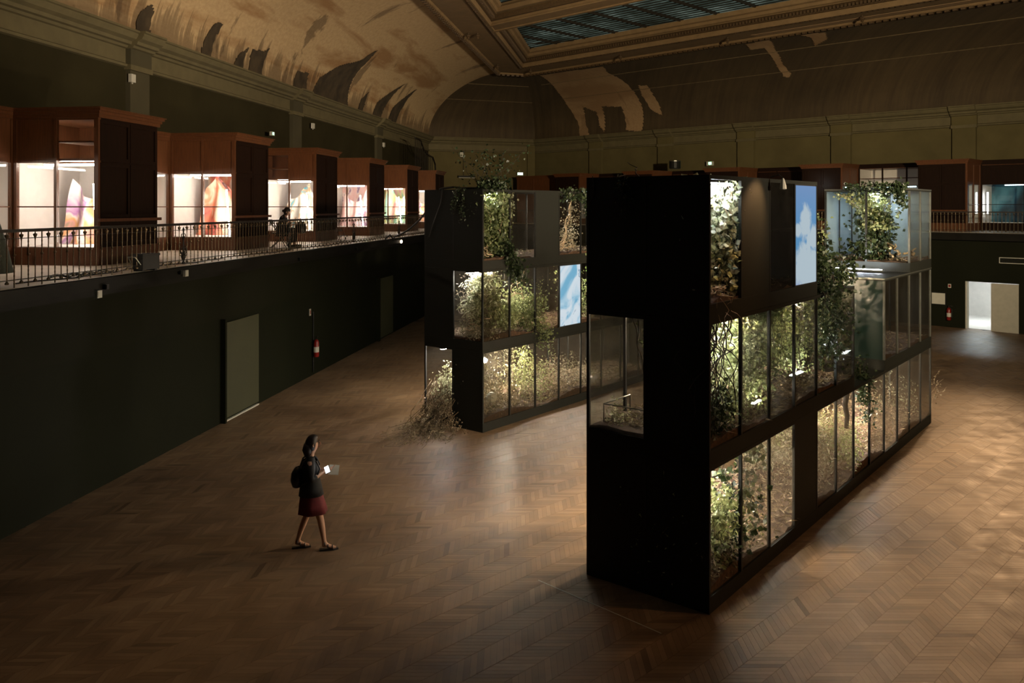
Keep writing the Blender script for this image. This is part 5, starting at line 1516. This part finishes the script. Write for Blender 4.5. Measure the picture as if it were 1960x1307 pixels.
# ---- visitor walking on the parquet, facing right, looking up at the towers
PD = 12.22
t = thing('person', 'woman in black top and dark red skirt walking with a glowing phone', 'person', ((595 - 980) / 1600 * PD, PD, 0), math.radians(14))
N = {
 'pelvis': ((0.0, 0, 0.90), (0.135, 0.10)), 'waist': ((0.0, 0, 1.02), (0.115, 0.085)), 'chest': ((-0.005, 0, 1.17), (0.125, 0.095)), 'shoulder': ((-0.02, 0, 1.30), (0.10, 0.075)),
 'neck': ((0.0, 0, 1.385), 0.048), 'neck2': ((0.018, 0, 1.43), 0.045), 'jaw': ((0.042, 0, 1.475), (0.055, 0.060)), 'skull': ((0.028, 0, 1.535), (0.078, 0.088)), 'crown': ((0.022, 0, 1.59), (0.055, 0.06)),
 'hipl': ((0.02, 0.085, 0.84), 0.085), 'kneel': ((-0.055, 0.09, 0.47), 0.052), 'calfl': ((-0.11, 0.09, 0.34), 0.050), 'anklel': ((-0.20, 0.09, 0.085), 0.032), 'heell': ((-0.225, 0.09, 0.045), 0.030), 'balll': ((-0.07, 0.09, 0.035), 0.030), 'toel': ((-0.02, 0.09, 0.030), 0.018),
 'hipr': ((0.03, -0.085, 0.84), 0.085), 'kneer': ((0.135, -0.09, 0.46), 0.054), 'calfr': ((0.155, -0.09, 0.34), 0.050), 'ankler': ((0.195, -0.09, 0.085), 0.032), 'heelr': ((0.165, -0.09, 0.040), 0.030), 'ballr': ((0.31, -0.09, 0.033), 0.030), 'toer': ((0.36, -0.09, 0.028), 0.018),
 'shl': ((-0.015, 0.155, 1.31), 0.050), 'elbl': ((0.01, 0.20, 1.07), 0.038), 'wril': ((0.20, 0.11, 1.13), 0.024),
 'shr': ((-0.015, -0.155, 1.31), 0.050), 'elbr': ((0.00, -0.20, 1.06), 0.038), 'wrir': ((0.165, -0.09, 1.13), 0.024),
}
E_ = chain('pelvis', 'waist', 'chest', 'shoulder', 'neck', 'neck2', 'jaw', 'skull', 'crown') + chain('pelvis', 'hipl', 'kneel', 'calfl', 'anklel', 'heell') + [('anklel', 'balll'), ('balll', 'toel')] + chain('pelvis', 'hipr', 'kneer', 'calfr', 'ankler', 'heelr') + [('ankler', 'ballr'), ('ballr', 'toer')] + chain('shoulder', 'shl', 'elbl', 'wril') + chain('shoulder', 'shr', 'elbr', 'wrir')
hand('l', N, E_, 'wril', (1, -0.25, 0.15), (0, 0, -1), thumb=-1)
hand('r', N, E_, 'wrir', (1, 0.2, 0.25), (0, 0, -1), thumb=1)
skin_obj('body', N, E_, 'skin', t, 'pelvis')
head(t, (0.032, 0, 1.54), (1, 0.12, 0.12), hair='down')
T = {k: (N[k][0], v) for k, v in {'pelvis': (0.150, 0.115), 'waist': (0.135, 0.105), 'chest': (0.145, 0.115), 'shoulder': (0.15, 0.115), 'shl': 0.088, 'elbl': 0.056, 'shr': 0.088, 'elbr': 0.056}.items()}
T['hem'] = ((0.0, 0, 0.80), (0.160, 0.125)); T['collar'] = ((0.0, 0, 1.375), 0.066)
T['cufl'] = ((0.12, 0.148, 1.105), 0.040); T['cufr'] = ((0.09, -0.14, 1.095), 0.040)
skin_obj('black_top', T, chain('hem', 'pelvis', 'waist', 'chest', 'shoulder', 'collar') + chain('shoulder', 'shl', 'elbl', 'cufl') + chain('shoulder', 'shr', 'elbr', 'cufr'), 'cloth_black', t, 'waist')
loft([(0, 0, 0.99, 0.10, 0.10), (0.0, 0, 0.90, 0.135, 0.135), (0.01, 0, 0.78, 0.165, 0.16, 0.02), (0.02, 0, 0.66, 0.19, 0.18, 0.05), (0.03, 0, 0.54, 0.21, 0.195, 0.07), (0.03, 0, 0.545, 0.195, 0.18, 0.06), (0.01, 0, 0.78, 0.15, 0.14)]).build('skirt', 'cloth_red', t, smooth=True)
loft([(-0.01, 0, 1.30, 0.105, 0.165), (-0.005, 0, 1.18, 0.125, 0.165), (0, 0, 1.04, 0.130, 0.150), (0.0, 0, 0.92, 0.158, 0.165), (0.005, 0, 0.80, 0.180, 0.178, 0.01), (0.005, 0, 0.803, 0.172, 0.170), (0, 0, 0.95, 0.14, 0.14)], 24).build('top_body', 'cloth_black', t, smooth=True)
for (x0, y) in ((-0.225, 0.09), (0.165, -0.09)):
    m = MB(); m.prism([(x0 - 0.045, y - 0.032), (x0 + 0.06, y - 0.03), (x0 + 0.16, y - 0.045), (x0 + 0.225, y - 0.02), (x0 + 0.225, y + 0.02), (x0 + 0.16, y + 0.045), (x0 + 0.06, y + 0.03), (x0 - 0.045, y + 0.032)], 0.0, 0.022)
    for (a, z, r_) in ((0.14, 0.045, 0.040), (0.075, 0.07, 0.038), (0.03, 0.105, 0.040)):
        m.tube([(x0 + a, y + r_ * math.cos(q) , z - 0.01 + r_ * 0.75 * math.sin(q)) for q in np.linspace(-0.6, PI + 0.6, 9)], 0.009, 5)
    m.build('sandal', 'leather', t)
tb = thing('backpack', 'small dark backpack worn by the woman on the parquet', 'bag', (0, 0, 0), 0)
tb.location = t.location; tb.rotation_euler = t.rotation_euler
m = loft([(-0.205, 0, 0.93, 0.03, 0.06), (-0.20, 0, 0.94, 0.065, 0.11), (-0.205, 0, 1.02, 0.085, 0.125), (-0.20, 0, 1.13, 0.075, 0.12), (-0.18, 0, 1.20, 0.05, 0.09), (-0.17, 0, 1.22, 0.02, 0.03)], 16)
m.build('pouch', 'leather', tb, smooth=True)
m = MB()
for q in (-1, 1):
    m.tube([(-0.15, q * 0.08, 1.20), (-0.11, q * 0.10, 1.31), (-0.02, q * 0.11, 1.365), (0.08, q * 0.11, 1.30), (0.125, q * 0.12, 1.20), (0.07, q * 0.16, 1.06), (-0.14, q * 0.12, 0.98)], 0.013, 5)
m.build('strap', 'leather', tb)
def held(name, lb, cat, pts): pass
tp = thing('phone', 'phone with a glowing white screen in the walking woman hand', 'phone', (0, 0, 0), 0)
tp.location = t.location + Vector((0.232 * math.cos(math.radians(14)) + 0.085 * math.sin(math.radians(14)), 0.232 * math.sin(math.radians(14)) - 0.085 * math.cos(math.radians(14)), 1.165)); tp.rotation_euler = (math.radians(28), math.radians(-24), math.radians(14))
BX('case', 'rubber', tp, -0.036, 0.036, -0.07, 0.07, 0, 0.008)
BX('screen', emit('phone_screen', (0.9, 0.96, 1.0), 2.6), tp, -0.032, 0.032, -0.065, 0.065, 0.008, 0.0095)
tbk = thing('booklet', 'open pale booklet held beside the phone by the walking woman', 'booklet', (0, 0, 0), 0)
tbk.location = t.location + Vector((0.315, 0.11, 1.12)); tbk.rotation_euler = (math.radians(38), math.radians(8), math.radians(10))
m = MB(); m.box(-0.075, 0, -0.085, 0.085, 0, 0.006); m.build('page', 'signwhite', tbk)
m = MB(); m.box(0.0, 0.07, -0.085, 0.085, 0.004, 0.010); m.build('page', 'signwhite', tbk)
lamp('phone_glow', 'POINT', tp.location + Vector((-0.03, -0.06, 0.10)), (0, 0, 0), 0.35, (0.9, 0.96, 1.0), 0.03)

# ---- visitor sitting bent over a bag on the gallery
gp = Vector(((543 - 980) / 1600 * 23.6, 23.6, GZ))
t = thing('person', 'person in dark clothes sitting bent forward on the left gallery', 'person', gp, math.radians(8))
N = {
 'pelvis': ((-0.10, 0, 0.52), (0.14, 0.12)), 'waist': ((-0.08, 0, 0.64), (0.125, 0.10)), 'chest': ((-0.02, 0, 0.78), (0.13, 0.105)), 'shoulder': ((0.02, 0, 0.87), 0.10),
 'neck': ((0.07, 0, 0.92), 0.05), 'jaw': ((0.12, 0, 0.95), 0.062), 'skull': ((0.10, 0, 1.00), 0.092), 'crown': ((0.07, 0, 1.045), 0.07),
 'hl': ((-0.05, 0.1, 0.50), 0.09), 'kl': ((0.33, 0.12, 0.50), 0.06), 'al': ((0.28, 0.12, 0.09), 0.036), 'tl': ((0.43, 0.12, 0.03), 0.030),
 'hr': ((-0.05, -0.1, 0.50), 0.09), 'kr': ((0.30, -0.12, 0.49), 0.06), 'ar': ((0.20, -0.12, 0.09), 0.036), 'tr': ((0.34, -0.12, 0.03), 0.030),
 'sl': ((0.02, 0.16, 0.86), 0.055), 'el': ((0.06, 0.21, 0.63), 0.042), 'wl': ((0.28, 0.14, 0.66), 0.027),
 'sr': ((0.02, -0.16, 0.86), 0.055), 'er': ((0.05, -0.21, 0.63), 0.042), 'wr': ((0.27, -0.14, 0.66), 0.027)}
E_ = chain('pelvis', 'waist', 'chest', 'shoulder', 'neck', 'jaw', 'skull', 'crown') + chain('pelvis', 'hl', 'kl', 'al', 'tl') + chain('pelvis', 'hr', 'kr', 'ar', 'tr') + chain('shoulder', 'sl', 'el', 'wl') + chain('shoulder', 'sr', 'er', 'wr')
hand('l', N, E_, 'wl', (1, -0.4, -0.2), (0, 0, 1)); hand('r', N, E_, 'wr', (1, 0.4, -0.2), (0, 0, 1), thumb=-1)
skin_obj('body', N, E_, 'skin', t, 'pelvis')
head(t, (0.10, 0, 1.0), (1, 0, -0.6), (0.35, 0, 1), 'bun')
T = {k: (N[k][0], N[k][1] * 1.32 if not isinstance(N[k][1], tuple) else tuple(x * 1.22 for x in N[k][1])) for k in ('pelvis', 'waist', 'chest', 'shoulder', 'sl', 'el', 'sr', 'er')}
T['cl'] = ((0.22, 0.16, 0.65), 0.040); T['cr'] = ((0.21, -0.16, 0.65), 0.040); T['hood'] = ((-0.03, 0, 0.93), 0.085)
skin_obj('dark_coat', T, chain('pelvis', 'waist', 'chest', 'shoulder', 'hood') + chain('shoulder', 'sl', 'el', 'cl') + chain('shoulder', 'sr', 'er', 'cr'), 'cloth_black', t, 'waist')
T = {k: (N[k][0], (N[k][1] if not isinstance(N[k][1], tuple) else N[k][1][0]) * 1.22) for k in ('pelvis', 'hl', 'kl', 'hr', 'kr')}
T['al'] = ((0.28, 0.12, 0.13), 0.055); T['ar'] = ((0.205, -0.12, 0.13), 0.055)
skin_obj('dark_trousers', T, chain('pelvis', 'hl', 'kl', 'al') + chain('pelvis', 'hr', 'kr', 'ar'), 'cloth_black', t, 'pelvis')
for q, x in ((0.12, 0.28), (-0.12, 0.20)):
    m = MB(); m.prism([(x - 0.06, q - 0.04), (x + 0.17, q - 0.045), (x + 0.21, q), (x + 0.17, q + 0.045), (x - 0.06, q + 0.04)], 0.0, 0.085); m.build('shoe', 'leather', t)
def chair(loc, rz, label, tilt=0.0):
    t = thing('folding_chair', label, 'chair', loc, rz, 'folding chairs on the left gallery')
    BX('seat', 'leather', t, -0.22, 0.20, -0.22, 0.22, 0.40, 0.43)
    for y in (-0.20, 0.20):
        MB().bar((-0.24, y, 0.0), (0.17, y, 0.41), 0.022).build('leg', 'iron', t)
        MB().bar((0.20, y, 0.0), (-0.27, y, 0.80 if not tilt else 0.62), 0.022).build('leg', 'iron', t)
    MB().bar((-0.25 if not tilt else -0.24, -0.2, 0.72 if not tilt else 0.55), (-0.25 if not tilt else -0.24, 0.2, 0.72 if not tilt else 0.55), 0.02, 0.16 if not tilt else 0.14).build('backrest', 'leather', t)
    return t
chair(gp + Vector((-0.10, 0, 0)), math.radians(8), 'dark folding chair under the person bent forward on the left gallery')
def handbag(loc, lb, s=1.0):
    t = thing('bag', lb, 'bag', loc, math.radians(10))
    m = loft([(0, 0, 0.0, 0.10 * s, 0.14 * s), (0, 0, 0.03 * s, 0.15 * s, 0.19 * s), (0.01, 0, 0.18 * s, 0.16 * s, 0.19 * s, 0.02), (0, 0, 0.30 * s, 0.12 * s, 0.16 * s), (0, 0, 0.35 * s, 0.04 * s, 0.06 * s)], 14)
    m.build('pouch', 'leather', t, smooth=True)
    MB().tube([(0, -0.08 * s, 0.33 * s), (0, -0.05 * s, 0.43 * s), (0, 0.05 * s, 0.43 * s), (0, 0.08 * s, 0.33 * s)], 0.01, 5).build('handle', 'leather', t)
    return t
handbag(gp + Vector((0.47, 0.02, 0.40)), 'bulging dark bag on the knees of the person bent forward')
# ---- visitor cut off by the left edge
gp2 = Vector((-7.56, 11.95, GZ))
t = thing('person', 'person in a grey green coat standing at the left edge behind the railing', 'person', gp2, math.radians(200))
N = {
 'pelvis': ((0.0, 0, 0.90), (0.135, 0.10)), 'waist': ((0.0, 0, 1.02), (0.115, 0.085)), 'chest': ((0.0, 0, 1.17), (0.125, 0.095)), 'shoulder': ((0.0, 0, 1.30), (0.10, 0.075)),
 'neck': ((0.01, 0, 1.40), 0.05), 'jaw': ((0.04, 0, 1.475), (0.055, 0.060)), 'skull': ((0.025, 0, 1.535), (0.078, 0.088)), 'crown': ((0.02, 0, 1.59), (0.055, 0.06)),
 'hl': ((0.0, 0.09, 0.84), 0.085), 'kl': ((0.02, 0.10, 0.47), 0.055), 'al': ((-0.02, 0.10, 0.085), 0.036), 'tl': ((0.12, 0.11, 0.03), 0.028),
 'hr': ((0.0, -0.09, 0.84), 0.085), 'kr': ((0.02, -0.10, 0.47), 0.055), 'ar': ((-0.02, -0.10, 0.085), 0.036), 'tr': ((0.12, -0.11, 0.03), 0.028),
 'sl': ((0.0, 0.16, 1.31), 0.05), 'el': ((-0.02, 0.21, 1.06), 0.04), 'wl': ((0.06, 0.2, 0.84), 0.026),
 'sr': ((0.0, -0.16, 1.31), 0.05), 'er': ((-0.02, -0.21, 1.06), 0.04), 'wr': ((0.06, -0.2, 0.84), 0.026)}
E_ = chain('pelvis', 'waist', 'chest', 'shoulder', 'neck', 'jaw', 'skull', 'crown') + chain('pelvis', 'hl', 'kl', 'al', 'tl') + chain('pelvis', 'hr', 'kr', 'ar', 'tr') + chain('shoulder', 'sl', 'el', 'wl') + chain('shoulder', 'sr', 'er', 'wr')
hand('l', N, E_, 'wl', (0.1, 0, -1), (0, 1, 0)); hand('r', N, E_, 'wr', (0.1, 0, -1), (0, -1, 0), thumb=-1)
skin_obj('body', N, E_, 'skin', t, 'pelvis')
head(t, (0.03, 0, 1.54), (1, 0, 0))
loft([(0, 0, 1.40, 0.07, 0.08), (0, 0, 1.36, 0.12, 0.19), (0, 0, 1.20, 0.16, 0.24), (0, 0, 0.95, 0.19, 0.27, 0.01), (-0.03, 0, 0.60, 0.26, 0.30, 0.03), (-0.05, 0, 0.20, 0.32, 0.33, 0.04), (-0.05, 0, 0.205, 0.30, 0.31, 0.04), (0, 0, 0.9, 0.15, 0.22)]).build('coat', 'cloth_green', t, smooth=True)
for q in (0.10, -0.10):
    m = MB(); m.prism([(-0.08, q - 0.04), (0.14, q - 0.045), (0.18, q), (0.14, q + 0.045), (-0.08, q + 0.04)], 0.0, 0.08); m.build('shoe', 'leather', t)

# ================================================================== SMALL THINGS
t = thing('equipment_case', 'small black equipment case with handle by the railing before the nearest cabinet', 'case', Vector((-6.62, 15.1, GZ)), math.radians(70))
BX('body', 'leather', t, -0.20, 0.20, -0.13, 0.13, 0.03, 0.27)
BX('lid', 'rubber', t, -0.21, 0.21, -0.14, 0.14, 0.27, 0.31)
MB().tube([(-0.22, -0.10, 0.12), (-0.33, -0.08, 0.26), (-0.33, 0.08, 0.26), (-0.22, 0.10, 0.12)], 0.012, 5).build('handle', 'alu', t)
for q in (-0.15, 0.15): BX('foot', 'rubber', t, q - 0.03, q + 0.03, -0.1, 0.1, 0.0, 0.03)
t = chair(Vector(((655 - 980) / 1600 * 26.3, 26.3, GZ)), math.radians(60), 'low folding stool chair behind the railing before the fourth lit cabinet', 0.0); t.scale = (0.6, 0.6, 0.6)
# cables on the gallery floor
m = MB()
m.tube([tuple(LW(x, -0.45 + 0.10 * math.sin(x * 1.7) + 0.05 * math.sin(x * 5), GZ + 0.02)) for x in np.linspace(12.5, 40, 120)], 0.012, 5)
tag(m.build('cable', 'rubber', None), 'long black cable lying along the left gallery floor by the railing', 'cable')
m = MB()
for k in range(4):
    c = LW(13.6 + 0.35 * k, -0.38, GZ + 0.02)
    m.tube([(c.x + (0.22 - 0.03 * k) * math.cos(a), c.y + 0.18 * math.sin(a), c.z + 0.02 + 0.02 * math.sin(3 * a)) for a in np.linspace(0, 2 * PI, 16)], 0.010, 5)
tag(m.build('cable_coil', 'rubber', None), 'loose coils of black cable on the gallery floor near the lying chair', 'cable')
# cable slung from the gallery to the far tower
e = K('L', 0.25, 1.5, 5.43)
s_ = LW(31.0, -0.80, GZ + 0.05)
mid = wob(tuple(s_), tuple(e), 14, 0.02, 0.25)
m = MB(); m.tube(mid + [tuple(K('L', 0.25, 1.1, 5.46)), tuple(K('L', 0.2, 0.8, 5.43)), tuple(K('L', 0.25, 0.3, 5.42))], 0.028, 6)
m.tube([tuple(s_), tuple(LW(30.8, -0.85, GZ - 0.05)), tuple(LW(30.4, -0.82, GZ + 0.15)), tuple(LW(30.0, -0.78, GZ + 0.02))], 0.028, 6)
tag(m.build('cable', 'rubber', None, smooth=True), 'thick black cable slung from the left gallery to the far tower roof', 'cable')
m = MB(); m.tube([tuple(K('L', -0.02, 1.2, 5.42)), tuple(K('L', -0.035, 1.25, 5.1)), tuple(K('L', -0.035, 1.5, 4.6)), tuple(K('L', -0.035, 1.62, 4.3))], 0.012, 5)
tag(m.build('cable', 'rubber', None, smooth=True), 'thin black cable hanging down the black wall of the far tower', 'cable')
# boxes and small lamps under the gallery edge
for k, (px, py) in enumerate(((188, 563), (203, 549), (355, 523), (345, 521), (573, 496), (682, 476))):
    X = 0
    r = (px - 980) / 1600
    D_ = (9.465 - 0.79 * 1.01 + 0.0) / (0.142 - r)
    z = 5 - (py - 396) * D_ / 1600
    t = thing('junction_box', ['pale box fixed under the gallery edge, lowest and nearest', 'small dark box just above the nearest pale box', 'pale square box under the gallery edge below the nearest scroll', 'small box left of the pale square box under the gallery', 'small box under the gallery edge below the seated person', 'small grey box under the gallery edge beyond the folding chair'][k], 'box', (r * D_, D_, z), LR)
    s = 0.06 if k in (0, 2) else 0.04
    BX('body', 'signwhite' if k in (0, 2) else 'frame', t, -s, s, -0.03, 0.02, -s, s)
    BX('cover', 'signwhite' if k in (0, 2) else 'frame', t, -s * 0.8, s * 0.8, -0.036, -0.03, -s * 0.8, s * 0.8)
r = (768 - 980) / 1600; D_ = (9.465 - 0.8) / (0.142 - r)
t = thing('small_lamp', 'small glowing lamp under the gallery edge left of the far tower', 'lamp', (r * D_, D_, 5 - (462 - 396) * D_ / 1600), LR)
BX('bracket', 'frame', t, -0.02, 0.02, 0, 0.05, 0.0, 0.12)
MB().lathe([(0.02, -0.07), (0.045, -0.04), (0.05, 0.02), (0.02, 0.06)], 8).build('globe', emit('lamp_globe', (1, 0.78, 0.55), 5), t)
# wall boxes (sensors)
for k, (px, py, lb) in enumerate(((250, 150, 'white square sensor box beside the nearest pilaster, upper left wall'), (597, 241, 'white square sensor box beside the second pilaster, upper left wall'), (733, 277, 'tiny white sensor box high before the fifth cabinet'))):
    r = (px - 980) / 1600; D_ = 13.40 / (0.142 - r)
    t = thing('sensor_box', lb, 'sensor', (r * D_, D_, 5 - (py - 396) * D_ / 1600), LR)
    BX('body', 'signwhite', t, -0.10, 0.10, -0.09, 0.0, -0.11, 0.11)
    BX('nozzle', 'signwhite', t, -0.02, 0.02, -0.06, -0.03, -0.15, -0.11)
# exit lights
GRN = emit('exit_green', (0.25, 1.0, 0.55), 5)
for k, (px, py, side, lb) in enumerate(((519, 256, 'L', 'green emergency light fixture above the second lit cabinet'), (1360, 313, 'R', 'green emergency light above the near tower corner bay'), (995, 333, 'F', 'tiny pale emergency light right of the twiggy sapling'))):
    r = (px - 980) / 1600
    if side == 'L': D_ = 13.2 / (0.142 - r); rz = LR
    elif side == 'R': D_ = 59.6 / (1 + r); rz = RR
    else: D_ = (CA[1] - 0.342 / 0.9397 * CA[0]) / (1 - 0.342 / 0.9397 * r) - 0.15; rz = CR
    t = thing('emergency_light', lb, 'light', (r * D_, D_, 5 - (py - 396) * D_ / 1600), rz)
    if k == 0: t.scale = (0.6, 1, 0.6)
    BX('body', 'signwhite', t, -0.22, 0.22, -0.08, 0.0, -0.12, 0.12)
    BX('lens', GRN if k < 2 else emit('pale_green', (0.6, 1.0, 0.85), 6), t, -0.08 if k < 2 else -0.18, 0.10 if k < 2 else 0.18, -0.09, -0.08, -0.06, 0.08)
# hanging bar lamp on the far canted wall
r = (893 - 980) / 1600; D_ = (CA[1] - 0.364 * CA[0]) / (1 - 0.364 * r) - 0.2
t = thing('hanging_bar_lamp', 'dark hanging bar lamp with its cord before the far canted wall', 'lamp', (r * D_, D_, 5 - (339 - 396) * D_ / 1600), CR)
BX('bar', 'frame', t, -0.60, 0.60, -0.08, 0.08, -0.03, 0.10)
BX('reflector', 'signwhite', t, -0.56, 0.56, -0.06, 0.06, -0.06, -0.03)
MB().tube([(-0.2, 0, 0.10), (-0.2, 0, 1.42)], 0.012, 5).build('cord', 'iron', t)
r = (883 - 980) / 1600; D_ = (CA[1] - 0.364 * CA[0]) / (1 - 0.364 * r) - 0.05
t = thing('sensor_box', 'white detector high on the far canted wall', 'sensor', (r * D_, D_, 5 - (296 - 396) * D_ / 1600), CR)
BX('body', 'signwhite', t, -0.12, 0.12, -0.1, 0.0, -0.16, 0.16); BX('bracket', 'iron', t, 0.12, 0.2, -0.06, 0.0, 0.05, 0.3)
# dark stair railing in the far left corner
t = thing('stair_railing', 'dark curved stair railing rising above the fifth cabinet', 'railing', LW(46.6, 2.5, 7.1), LR)
pts = [(0, 0, 1.75), (1.2, 0, 1.7), (2.0, 0, 1.2), (3.0, 0, 0.95), (4.2, 0, 0.9), (4.8, 0, 0.5), (4.9, 0, 0)]
MB().tube(pts, 0.05, 6).build('handrail', 'iron', t)
for k in range(11):
    x = 0.4 * k + 0.05; z = 1.75 - 0.05 * k if x < 1.2 else (1.7 - (x - 1.2) * 0.6 if x < 2 else 1.2 - 0.12 * (x - 2))
    MB().bar((x, 0, 0), (x, 0, z), 0.04).build('baluster', 'iron', t)
# fire extinguishers
def extinguisher(o, r, x, y, z, lb, s=1.0, line=0.0, ls=1):
    t = thing('fire_extinguisher', lb, 'extinguisher', fr(o, r, x, y, z), r)
    MB().lathe([(0.075, 0.0), (0.085, 0.02), (0.085, 0.42), (0.06, 0.49), (0.025, 0.52)], 12).build('cylinder', 'red', t, smooth=True)
    MB().lathe([(0.0865, 0.14), (0.0865, 0.30)], 12).build('label', 'signwhite', t)
    MB().box(-0.02, 0.02, -0.02, 0.02, 0.52, 0.57).box(-0.02, 0.14, -0.012, 0.012, 0.57, 0.60).build('valve', 'iron', t)
    MB().tube([(0.02, 0, 0.54), (0.13, -0.02, 0.45), (0.12, -0.02, 0.12)], 0.011, 6).build('hose', 'rubber', t)
extinguisher(LO, LR, 25.1, -0.12, 0.55, 'red fire extinguisher hanging on the dark left wall between the doors')
t = thing('wall_pipe', 'thin dark pipe running down the left wall behind the fire extinguisher', 'pipe', LW(25.1, -0.03, 0.1), LR)
MB().tube([(0, 0, 0), (0, 0, 1.78)], 0.018, 6).build('pipe', 'rubber', t)
t = thing('wall_sign', 'small white sign above the fire extinguisher on the left wall', 'sign', LW(24.85, -0.02, 1.90), LR)
BX('plate', 'signwhite', t, -0.05, 0.05, -0.02, 0.0, -0.10, 0.10)
BX('pictogram', 'red', t, -0.03, 0.03, -0.023, -0.02, -0.05, 0.05)
def rx(px): # x along the right wall for an image column
    r = (px - 980) / 1600; D_ = 53.0 / (1 + r); return (r * D_ - D_) / math.sqrt(2), D_
x_, d_ = rx(1818)
extinguisher(RO, RR, x_, -0.12, 5 - (612 - 396) * d_ / 1600, 'red fire extinguisher on the right wall left of the bright doorway')
t = thing('wall_sign', 'tiny white sign above the fire extinguisher left of the bright doorway', 'sign', RW(x_, -0.02, 5 - (547 - 396) * d_ / 1600), RR)
BX('plate', 'signwhite', t, -0.06, 0.06, -0.02, 0, -0.08, 0.08)
BX('pictogram', 'red', t, -0.04, 0.04, -0.023, -0.02, -0.05, 0.05)
x_, d_ = rx(1797)
t = thing('notice_board', 'white framed notice on the right wall beside the near tower end', 'sign', RW(x_, -0.02, 5 - (571 - 396) * d_ / 1600), RR)
BX('frame', 'frame', t, -0.30, 0.30, -0.03, 0, -0.27, 0.27)
BX('sheet', 'signwhite', t, -0.26, 0.26, -0.036, -0.03, -0.23, 0.23)
x_, d_ = rx(1940)
t = thing('air_vent', 'rectangular vent grille high on the right wall above the doorway', 'vent', RW(x_, -0.02, 5 - (499 - 396) * d_ / 1600), RR)
m = MB(); framed(m, -0.50, 0.50, -0.12, 0.12, lambda q, a, b, c, d: q.box(a, b, -0.03, 0.0, c, d), 0.025); m.build('frame', 'signwhite', t)
for k in range(5):
    BX('slat', 'frame', t, -0.47, 0.47, -0.015, 0.0, -0.085 + 0.036 * k, -0.068 + 0.036 * k)
# little lamps along the right gallery
x_, d_ = rx(1620)
t = thing('small_spotlight', 'bright white spotlight on the right gallery left of the lit shelves', 'lamp', RW(-18.0, 0.9, 6.05), RR)
MB().lathe([(0.03, -0.12), (0.09, -0.06), (0.10, 0.06), (0.03, 0.12)], 8).build('housing', 'frame', t)
BX('lens', emit('spot_lens', (0.85, 1.0, 1.0), 25), t, -0.16, 0.16, -0.12, -0.10, -0.12, 0.12)
MB().bar((0, 0, -2.05), (0, 0, -0.12), 0.04).build('stand', 'iron', t)
# dark drum and odds and ends on the cabinet tops
t = thing('drum_box', 'dark round drum lying on the right cabinet tops above the near tower', 'box', RW(-26.6, 2.0, 7.14), RR)
MB().lathe([(0.30, 0.0), (0.32, 0.03), (0.32, 0.42), (0.28, 0.46)], 14).build('body', 'frame', t)
MB().lathe([(0.33, 0.40), (0.33, 0.44)], 14).build('rim', 'alu', t)
# thin streak of light on the parquet, laid as a pale strip
m = MB(); a = Vector((0.15, 10.9, 0.001)); b = Vector((2.0, 9.55, 0.001)); m.bar((0.35, 11.2, 0.002), (1.75, 9.8, 0.002), 0.012, 0.002)
tag(m.build('light_streak', 'signwhite', None), 'thin streak of light laid as a pale strip before the near tower', 'tape')
